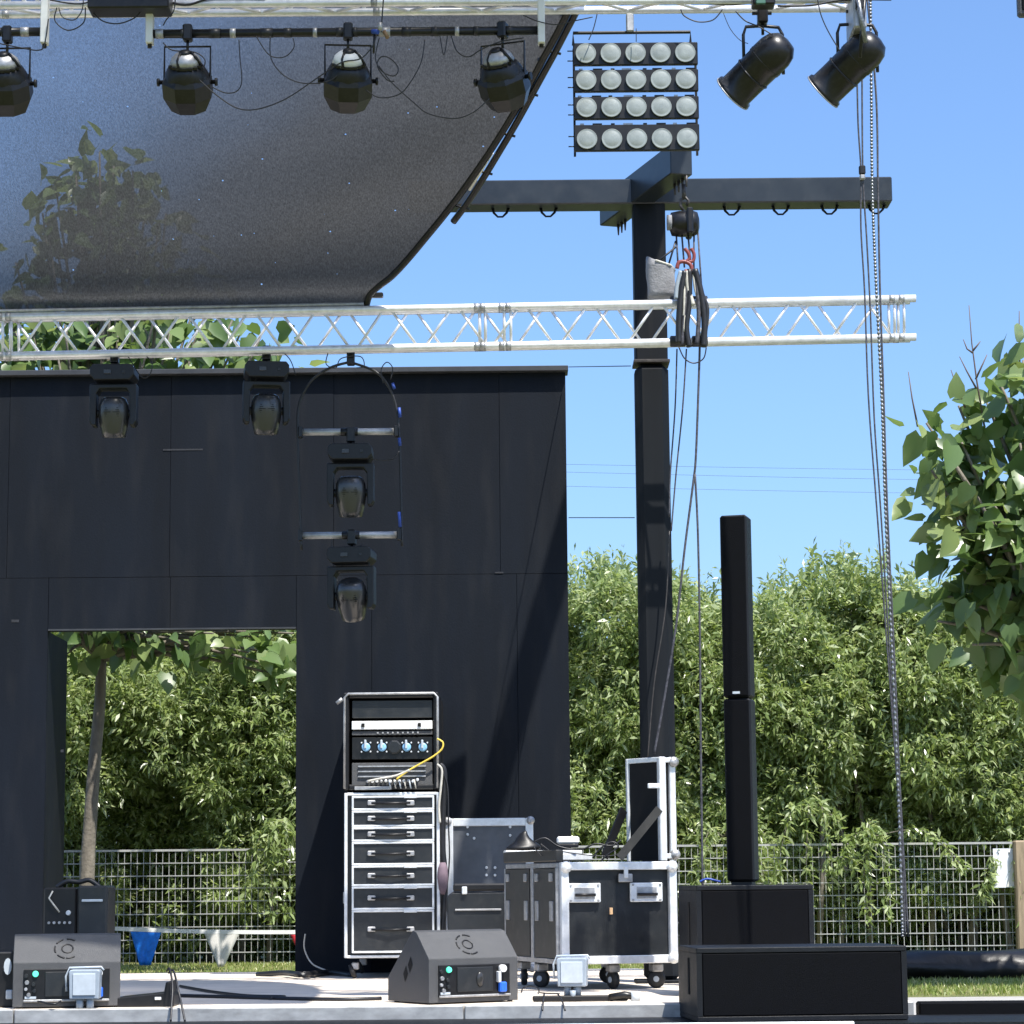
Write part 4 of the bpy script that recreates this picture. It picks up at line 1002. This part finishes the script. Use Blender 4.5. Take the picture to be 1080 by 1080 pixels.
# ------------------------------------------------------------------ subwoofers and column speaker
def sub(label, pxl, pxr, pyt, Y, dep, zb, rz, name='subwoofer'):
    a = P(pxl, pyt, Y); c = P(pxr, pyt, Y); w = (c.x-a.x)/math.cos(rz); h = a.z - zb
    T = thing(name, label, 'subwoofer', (a.x, Y, zb), rz, 'black subwoofers stacked at the right')
    t = .028
    b = MB(); b.box((w/2, dep/2+.02, h-t/2), (w, dep, t), ch=.004); b.box((w/2, dep/2+.02, t/2), (w, dep, t), ch=.004)
    b.box((t/2, dep/2+.02, h/2), (t, dep-.002, h-2*t)); b.box((w-t/2, dep/2+.02, h/2), (t, dep-.002, h-2*t)); b.box((w/2, dep*.6, h/2), (w-2*t, dep*.7, h-2*t))
    b.build('cabinet', M['box'], T)
    MB().box((w/2, .03, h/2), (w-2*t-.006, .02, h-2*t-.006), ch=.004).build('grille', M['grill'], T)
    MB().box((-.002, dep*.45, h*.6), (.006, .04, h*.5), ch=.001).build('side_handle', M['hole'], T)
    return T, w, h
S1_, w, h = sub('long low black subwoofer on the front step at the right', 735, 960, 1000, 13.02, .62, -.068, R(5))
S2_, w2_, h2_ = sub('square black subwoofer carrying the tall column speaker', 735, 860, 934, 14.3, .6, 0, R(6))
topz = h2_
q = P(784, 930, 14.55); q.z = topz
T = thing('column_speaker', 'tall slim black column speaker standing on the square subwoofer', 'column speaker', q, R(-16))
ht = P(775, 545, 14.55).z-topz; zj = P(784, 737, 14.55).z-topz
for nm, za, zb in (('lower_column', .02, zj-.003), ('upper_column', zj+.003, ht)):
    MB().box((0,0,(za+zb)/2), (.158,.16,zb-za), ch=.012).build(nm, M['box'], T)
    MB().box((-.0,-.083,(za+zb)/2), (.14,.012,zb-za-.02), ch=.004).build('grille', M['grill'], T)
MB().box((.0,-.09,zj+.03), (.042,.004,.014)).build('badge', M['greyl'], T)
MB().box((0,0,.008), (.12,.12,.024), ch=.003).build('base', M['blk'], T)
cable('column_cable', 'short blue cable lying on the square subwoofer', [(738,930),(745,927),(752,928),(760,930)], 14.5, .007, 'bluerope')

# ------------------------------------------------------------------ fence, post, sign, bunting, tarpaulin
YE = 24.5
fz0 = GZ; fz1 = P(500, 894, YE).z
FN = thing('mesh_fence', 'low galvanised mesh fence behind the stage with the hedge beyond', 'fence', (0, YE, GZ))
zz = [fz1-GZ-.122*k for k in range(9)]
for a, c in ((-9.5,-4.9),(-4.9,-.1),(-.1,4.92),(4.92,9.5)):
    b = MB()
    x = a+.02
    while x < c-.01:
        b.box((x, 0, (fz1-GZ)/2), (.0055, .0055, fz1-GZ)); x += .0615
    for z in zz:
        b.box(((a+c)/2, -.008, z), (c-a-.02, .008, .0095 if z != zz[0] else .02))
    b.build('mesh_panel', M['wire'], FN)
    MB().box((a-.005, .03, (fz1-GZ)/2), (.05,.05,fz1-GZ+.02), ch=.005).build('post', M['wire'], FN)
pq = P(1080.5, 1000, YE-.1); pq.z = GZ
tag(MB().box((0,0,.56), (.14,.12,1.12), ch=.015).build('wooden_post', M['wood'], None, pq), 'weathered wooden post at the right edge of the fence', 'post')
a = P(1047, 895, YE-.05); c = P(1071, 936, YE-.05)
T = thing('fence_sign', 'blank white sign board fixed to the fence beside the wooden post', 'sign', a)
w = c.x-a.x; h = a.z-c.z
MB().prism([(0,0),(w,0),(w,-h),(w*.55,-h*1.0),(0,-h)], -.01, .0).build('board', M['sign'], T)
MB().prism([(w*.98,-h*.25),(w*1.0,-h*.98),(w*.56,-h*.98)], -.018,-.013).build('folded_corner', M['fgrey'], T)
for k in (.25,.75): MB().tube([(w*k,-.014,-.03),(w*k,-.014,-.05)], .006, 6).build('tie', M['alud'], T)

YS = 22.9
a = P(66, 976.5, YS); c = P(330, 983, YS)
T = thing('bunting', 'white bunting line with blue, pale grey and red pennants behind the doorway', 'bunting', a)
pts = [a.lerp(c, k/12)-a+Vector((0,0,-.02*math.sin(math.pi*k/12))) for k in range(13)]
b = MB()
for p0, p1 in zip(pts[:-1], pts[1:]): b.bar(p0, p1, .006, .036)
b.build('tape', M['white'], T)
def flag(px0, px1, py0, py1, ptx, m, blunt):
    n = 8; q0 = P(px0, py0, YS)-a; q1 = P(px1, py0, YS)-a; tp = P(ptx, py1, YS)-a
    b = MB()
    for j in range(n+1):
        t = j/n
        for i in range(n+1):
            u = i/n; base = q0.lerp(q1, u); tip = tp+Vector(((u-.5)*blunt, 0, 0)); p = base.lerp(tip, t)
            p.y += .012*math.sin(u*12+t*3)*t; b.v.append(p)
    for j in range(n):
        for i in range(n): k = j*(n+1)+i; b.f.append([k,k+1,k+n+2,k+n+1]); b.sm.append(True)
    b.build('pennant', M[m], T, solid=.002)
flag(137, 171, 980, 1018, 153, 'fblue', .1); flag(214, 254, 981, 1020, 233, 'fgrey', .05); flag(305, 345, 983, 1017, 322, 'fred', .03)

q = P(1010, 1037, 19.1); q.z = GZ
b = MB(); nx = 70; na = 16
xa, xb = px_x(925, 1020, 19.1)-q.x, px_x(1130, 1020, 19.1)-q.x
for i in range(nx+1):
    x = xa+(xb-xa)*i/nx
    for k in range(na):
        a_ = 2*math.pi*k/na; rr = 1+.22*mnoise.noise(Vector((x*1.3, math.cos(a_)*1.5, math.sin(a_)*1.5)))+.08*mnoise.noise(Vector((x*5, a_*2, 1)))
        b.v.append(Vector((x, .2*math.cos(a_)*rr, max(0.002, .112+.118*math.sin(a_)*rr))))
for i in range(nx):
    for k in range(na): b.f.append([i*na+k, i*na+(k+1)%na, (i+1)*na+(k+1)%na, (i+1)*na+k]); b.sm.append(True)
b.f.append(list(range(na))); b.sm.append(False); b.f.append([nx*na+k for k in range(na)]); b.sm.append(False)
tag(b.build('tarpaulin_roll', M['tarp'], None, q), 'long black rolled tarpaulin lying on the grass at the right', 'tarpaulin')

# ------------------------------------------------------------------ vegetation
def quads(name, V, nf, m, parent=None, faces=None):
    me = bpy.data.meshes.new(name); V = np.asarray(V, dtype=np.float32).reshape(-1, 3)
    me.vertices.add(len(V)); me.vertices.foreach_set('co', V.ravel())
    kf = faces.shape[1]; me.loops.add(len(faces)*kf); me.loops.foreach_set('vertex_index', faces.ravel().astype(np.int32))
    me.polygons.add(len(faces)); me.polygons.foreach_set('loop_start', np.arange(0, len(faces)*kf, kf, dtype=np.int32))
    if kf == 3: me.polygons.foreach_set('use_smooth', [True]*len(faces))
    me.update(); me.validate(); me.materials.append(M[m])
    o = bpy.data.objects.new(name, me); COL.objects.link(o)
    if parent is not None: o.parent = parent
    return o
def norm(a): return a/np.maximum(1e-9, np.linalg.norm(a, axis=-1, keepdims=True))
def narrow_leaves(B, D, Lh, Wd):
    """one kite per leaf: base B, direction D"""
    n = len(B); D = norm(D); up = norm(rng.normal(size=(n,3))+np.array([0,-.5,.9])); S_ = norm(np.cross(D, up))
    Nn = np.cross(S_, D); L = Lh[:,None]; w = Wd[:,None]
    mid = B + D*L*.45 + Nn*L*.03
    tip = B + D*L + np.array([0,0,-1])*L*.12
    V = np.stack([B, mid-S_*w/2, tip, mid+S_*w/2], 1)
    f = np.arange(n*4).reshape(n, 4)
    return V.reshape(-1,3), f
def broad_leaves(B, D, Lh):
    n = len(B); D = norm(D); up = norm(rng.normal(size=(n,3))*.75+np.array([0,-.6,.8])); S_ = norm(np.cross(D, up)); Nn = np.cross(S_, D)
    L = Lh[:,None]; w = L*rng.uniform(.6, .92, (n,1))
    cup = rng.uniform(.04, .16, (n,1))*L; droop = rng.uniform(.02, .22, (n,1))*L
    def pt(u, v): return B + D*L*u + S_*w*v + Nn*(cup*abs(v)*2) - Nn*droop*u*u
    c = [B, pt(.52,0), pt(1.0,0), pt(-.10,-.28), pt(.16,-.5), pt(.48,-.42), pt(.76,-.2), pt(-.10,.28), pt(.16,.5), pt(.48,.42), pt(.76,.2)]
    V = np.stack(c, 1).reshape(-1,3); o = np.arange(n)[:,None]*11
    T_ = [(0,3,4),(0,4,1),(1,4,5),(1,5,6),(1,6,2),(0,8,7),(0,1,8),(1,9,8),(1,10,9),(1,2,10)]
    return V, np.concatenate([o+np.array([t]) for t in T_], 0)

def bush(seed, wx, wy, hz, ns):
    global rng
    rng = np.random.default_rng(seed)
    # lumps
    nl = 46; lc = np.stack([rng.uniform(-wx*.85, wx*.85, nl), rng.uniform(-wy*.9, wy*.5, nl), rng.uniform(.35, hz*.84, nl)], 1)
    lc[:,1] += np.clip(1.25-lc[:,2], 0, 1)*.6
    lc[:,2] = np.minimum(lc[:,2], hz*(.87-.36*(np.abs(lc[:,0])/wx)**2)); lr = rng.uniform(.16, .5, nl)
    idx = rng.integers(0, nl, ns); d = norm(rng.normal(size=(ns,3))); d[:,1] = -np.abs(d[:,1])*np.where(rng.random(ns)<.75,1,-1)
    rad = lr[idx][:,None]*(.72+.33*rng.random((ns,1)))
    C = lc[idx]+d*rad*np.array([1,.9,1.05]); C[:,2] = np.maximum(C[:,2], .05)
    # upright shoots on top
    nsh = 210; sx_ = rng.uniform(-wx, wx, nsh); sy_ = rng.uniform(-wy*.7, wy*.4, nsh); base = hz*(.80-.30*(np.abs(sx_)/wx)**2); ln = rng.uniform(.15, .6, nsh)*rng.choice([.6,1,1.1], nsh)
    per = 11; k = np.tile(np.arange(per), nsh); si = np.repeat(np.arange(nsh), per)
    lean = rng.normal(size=(nsh,2))*.12
    SC = np.stack([sx_[si]+lean[si,0]*k/per, sy_[si]+lean[si,1]*k/per, base[si]+ln[si]*k/per], 1)
    Dg = norm(d*np.array([.8,.8,.35])+np.array([0,-.15,.25])+rng.normal(size=(ns,3))*.3)
    Dg = np.concatenate([Dg, norm(np.stack([rng.normal(size=len(SC))*.35, rng.normal(size=len(SC))*.35, np.ones(len(SC))],1))], 0)
    nf = 2600; FC = np.stack([rng.uniform(-1.4,1.4,nf), rng.uniform(.25,.95,nf), rng.uniform(.02,hz*.8,nf)], 1)
    C = np.concatenate([C, SC, FC], 0); Dg = np.concatenate([Dg, norm(rng.normal(size=(nf,3)))], 0)
    per = 8; n = len(C); ci = np.repeat(np.arange(n), per); kk = np.tile(np.arange(per), n)/per
    isf = ci >= n-nf
    side = norm(rng.normal(size=(n*per,3)))
    B = C[ci] + Dg[ci]*(kk[:,None]*.16) + side*.01
    D = Dg[ci]*.55 + side*.75 + np.array([0,0,-.22])
    L = rng.uniform(.05, .105, n*per)*rng.choice([.8,1,1.25], n)[ci]*np.where(isf, 1.5, 1); Wd = L*rng.uniform(.22, .36, n*per)
    return narrow_leaves(B, D, L, Wd)
def stems(parent, wx, hz, seed):
    rr = random.Random(seed)
    for k in range(5):
        x = rr.uniform(-wx*.7, wx*.7); pts = [(x, rr.uniform(-.2,.2), 0)]
        for j in range(1,5): pts.append((pts[-1][0]+rr.uniform(-.15,.15), pts[-1][1]+rr.uniform(-.1,.1), hz*.2*j))
        MB().tube(pts, [.035,.03,.022,.016,.01], 6).build('stem', M['bark'], parent)
HG = 'shrubs of the hedge behind the mesh fence'
# (px centre, top py, Y, label, variant)
HV = [bush(3, 1.45, .85, 3.9, 7400), bush(9, 1.45, .85, 3.9, 7400), bush(21, 1.45, .85, 3.9, 7400)]
hmesh = []
for V, f in HV:
    o = quads('foliage', V, 0, 'hleaf', None, f); hmesh.append(o.data); bpy.data.objects.remove(o)
hed = [(20, 590, 25.7, 'hedge shrub at the far left, seen at the left side of the doorway', 0, .95), (165, 590, 26.0, 'hedge shrub behind the left half of the doorway', 1, .95), (300, 590, 25.8, 'hedge shrub behind the right half of the doorway', 2, .95),
       (430, 610, 26.1, 'hedge shrub hidden mostly behind the black wall', 0, .97), (560, 600, 26.2, 'hedge shrub at the right edge of the black wall', 1, .97),
       (650, 552, 25.8, 'hedge shrub between the black wall and the column', 2, 1.0), (772, 590, 25.9, 'hedge shrub behind the tall column speaker', 0, .96),
       (890, 548, 25.7, 'tallest hedge shrub, behind the hanging ropes', 1, 1.02), (1000, 578, 25.9, 'hedge shrub behind the tip of the broad leaved tree', 2, .99), (1100, 600, 25.7, 'hedge shrub at the right edge behind the sign', 0, .98)]
for i, (px, py, Y, lab, v, s) in enumerate(hed):
    q = P(px, 900, Y); tz = P(px, py, Y).z
    T = thing('hedge_shrub', lab, 'shrub', (q.x, Y, GZ), (0, math.pi*0, 0)[i%3], HG)
    o = bpy.data.objects.new('foliage', hmesh[v]); COL.objects.link(o); o.parent = T
    T.scale = ((1 if i % 2 else -1)*1.0, 1, (tz-GZ)/4.0)
    stems(T, 1.2, 3.9, i)
# sprays hanging over the fence
for i, (px, py, Y, n, lab) in enumerate([(925, 925, 24.35, 75, 'leafy hedge spray hanging over the fence near the ropes'), (860, 905, 24.35, 60, 'leafy hedge spray over the fence left of the ropes'), (280, 925, 24.35, 90, 'leafy hedge spray over the fence in the doorway'), (765, 925, 24.4, 60, 'leafy hedge spray over the fence behind the subwoofer'), (1065,960,24.45,40,'leafy spray at the foot of the sign')]):
    q = P(px, py-32, Y); T = thing('hedge_spray', lab, 'branch', q, 0, 'hedge sprays over the fence')
    C = []; st = MB()
    for k in range(max(4, n//14)):
        e = Vector((random.gauss(0,.34), random.uniform(-.05,.02), -random.uniform(.12,.75))); o_ = Vector((0,.25,.1)); mid = Vector((e.x*.55, .0, .08+random.uniform(0,.12)))
        path = smooth_path([o_, mid, e], 7); st.tube(path, [.007-.0004*i for i in range(len(path))], 5)
        C += [tuple(p) for p in path[5:]]*2
    C = np.array(C); n2 = len(C); per = 6
    ci = np.repeat(np.arange(n2), per); D = rng.normal(size=(n2*per,3))*.6+np.array([.1,-.2,-.5]); L = rng.uniform(.07,.12,n2*per)
    V, f = narrow_leaves(C[ci]+rng.normal(size=(n2*per,3))*.025, D, L, L*.3)
    quads('foliage', V, 0, 'hleaf', T, f); st.build('twigs', M['bark'], T)

def broad_tree(name, label, base, trunk, cen, rad, nb, nl, lsize, seed, profile=None, twigs=(), tips=()):
    global rng
    rng = np.random.default_rng(seed); rr = random.Random(seed)
    T = thing(name, label, 'tree', base); b0 = Vector(base)
    tk = [Vector(p)-b0 for p in trunk]; r0 = .07
    MB().tube(smooth_path(tk, 4), [r0*(1-.35*i/(len(smooth_path(tk,4))-1)) for i in range(len(smooth_path(tk,4)))], 12).build('trunk', M['bark'], T)
    top = tk[-1]; cen = Vector(cen)-b0; C = []; Dd = []
    B = MB()
    for k in range(nb+len(tips)):
        while True:
            d = Vector((rr.uniform(-1,1), rr.uniform(-1,1), rr.uniform(-1,1)))
            if d.length < 1 and d.length > .25: break
        e = Vector((cen.x+d.x*rad[0], cen.y+d.y*rad[1], cen.z+d.z*rad[2]))
        if profile:
            e = Vector((cen.x+d.x*rad[0]*profile(d.z), e.y, e.z))
        if k >= nb: e = Vector(tips[k-nb])-b0
        mid = top.lerp(e, .5)+Vector((rr.uniform(-.1,.1), rr.uniform(-.1,.1), .12))
        path = smooth_path([top.lerp(mid,.0), mid, e], 4)
        B.tube(path, [.028*(1-i/len(path))+.005 for i in range(len(path))], 6)
        for q in range(nl if k < nb else 9):
            t = rr.uniform(.45 if k < nb else .8, 1.05); p = path[min(len(path)-1, int(t*len(path)))]
            sg = .15 if k < nb else .085; o_ = Vector((rr.gauss(0,sg), rr.gauss(0,sg), rr.gauss(0,sg))); C.append(p+o_); Dd.append(o_.normalized()*.7+Vector((0,-.15,-.5)))
    B.build('branches', M['bark'], T)
    C = np.array([tuple(c) for c in C]); Dd = np.array([tuple(c) for c in Dd])+rng.normal(size=(len(C),3))*.42
    L = lsize*rng.uniform(.55, 1.3, len(C)); 
    V, f = broad_leaves(C, Dd, L)
    quads('crown', V, 0, 'bleaf', T, f)
    for tw in twigs:
        MB().tube([Vector(p)-b0 for p in tw], [.008-.005*i/(len(tw)-1) for i in range(len(tw))], 5).build('bare_twig', M['twig'], T)
    return T
YTr = 22.0
tb = P(90, 1010, YTr); tb.z = GZ
tr = [tb, P(92, 925, YTr), P(95, 870, YTr), P(100, 800, YTr), P(105, 745, YTr), P(107, 695, YTr)]
cc = P(108, 418, YTr)
broad_tree('broadleaf_tree', 'broad leaved tree behind the wall, trunk seen in the doorway and crown through the scrim', tb, tr, cc, (1.9, 1.2, 2.3), 135, 27, .185, 5,
           profile=lambda z: (1.55 if z < -.55 else 1.05) if z < .1 else max(.1, 1.0-.8*(z-.1)/.9),
           tips=[P(x, y, YTr-random.uniform(.2,.9)) for x, y in ((105,160),(80,185),(140,180),(45,225),(175,225),(120,175),(60,205),(155,205),(100,200),(130,215),(15,350),(40,375),(70,345),(95,365),(125,350),(150,372),(180,345),(205,365),(230,350),(255,370),(275,355),(295,372),(215,335),(245,338),(70,690),(90,668),(130,675),(160,682),(190,676),(215,690),(240,678),(262,688),(280,700),(300,690),(305,715),(150,668),(225,668),(275,672),(60,640),(310,668))])
YQ = 17.2
tb = P(1135, 1000, YQ); tb.z = GZ
cc = P(1128, 548, YQ)
def tw(*pts): return [P(x, y, YQ) for x, y in pts]
broad_tree('broadleaf_tree', 'broad leaved tree reaching in from the right edge', tb, [tb, P(1134, 880, YQ), P(1130, 720, YQ)], cc, (.92, .65, .98), 68, 25, .195, 8,
           tips=[P(x+11, y, YQ+random.uniform(-.5,.3)) for x, y in ((966,446),(1000,428),(1030,425),(968,490),(1002,470),(1000,515),(1042,400),(1068,380),(1055,420),(1080,365),(985,628),(1005,600),(978,655),(1015,680),(1040,695),(1068,712),(1030,640),(1020,560),(1078,700))],
           twigs=[tw((1040,460),(1030,400),(1025,362),(1022,322)), tw((1030,410),(1020,392),(1012,376)), tw((1029,400),(1036,385),(1041,374)), tw((1026,372),(1020,368),(1016,358)), tw((1026,370),(1031,364),(1034,360)), tw((1018,430),(1008,405),(1003,390)),
                  tw((968,450),(962,420),(958,392)), tw((1076,400),(1075,360),(1075,328)), tw((1016,560),(1006,540),(1000,520))])

# grass blades
def grass(name, label, x0, x1, y0, y1, n, hmin, hmax):
    B = np.stack([rng.uniform(x0,x1,n), rng.uniform(y0,y1,n), np.full(n, GZ)], 1)
    D = np.stack([rng.normal(size=n)*.35, rng.normal(size=n)*.35, np.ones(n)], 1); L = rng.uniform(hmin,hmax,n)
    V, f = narrow_leaves(B, D, L, np.full(n, .009)); o = quads(name, V, 0, 'gleaf', None, f); tag(o, label, 'grass', kind='stuff')
grass('grass', 'short green grass beside the stage and tarpaulin', 0.5, 5.5, 16.75, 20.5, 30000, .03, .075)
grass('grass_verge', 'dry short grass along the foot of the mesh fence', -6, 5.5, 20.9, 24.6, 30000, .025, .06)

# ------------------------------------------------------------------ light
sun_dir = Vector((.30, -.46, 1)).normalized()
el = math.asin(sun_dir.z)
sl = bpy.data.lights.new('sun', 'SUN'); so = bpy.data.objects.new('sun', sl); COL.objects.link(so)
sl.energy = 5.0; sl.angle = R(.5); sl.color = (1, .955, .88); so.rotation_euler = sun_dir.to_track_quat('Z', 'Y').to_euler(); so.location = (0,0,30)
w = bpy.data.worlds.new('World'); sc.world = w; w.use_nodes = True; nt = w.node_tree
sk = nt.nodes.new('ShaderNodeTexSky'); sk.sky_type = 'NISHITA'; sk.sun_disc = False
sk.sun_elevation = el; sk.sun_rotation = math.atan2(sun_dir.x, sun_dir.y)
sk.air_density = 1.0; sk.dust_density = 2.0; sk.ozone_density = 10.0; sk.altitude = 0
nt.links.new(sk.outputs[0], nt.nodes['Background'].inputs[0]); nt.nodes['Background'].inputs[1].default_value = .15
sc.view_settings.view_transform = 'Standard'; sc.view_settings.look = 'None'; sc.view_settings.exposure = 0.75; sc.view_settings.gamma = 1
sc.render.engine = 'CYCLES'; sc.cycles.transparent_max_bounces = 12
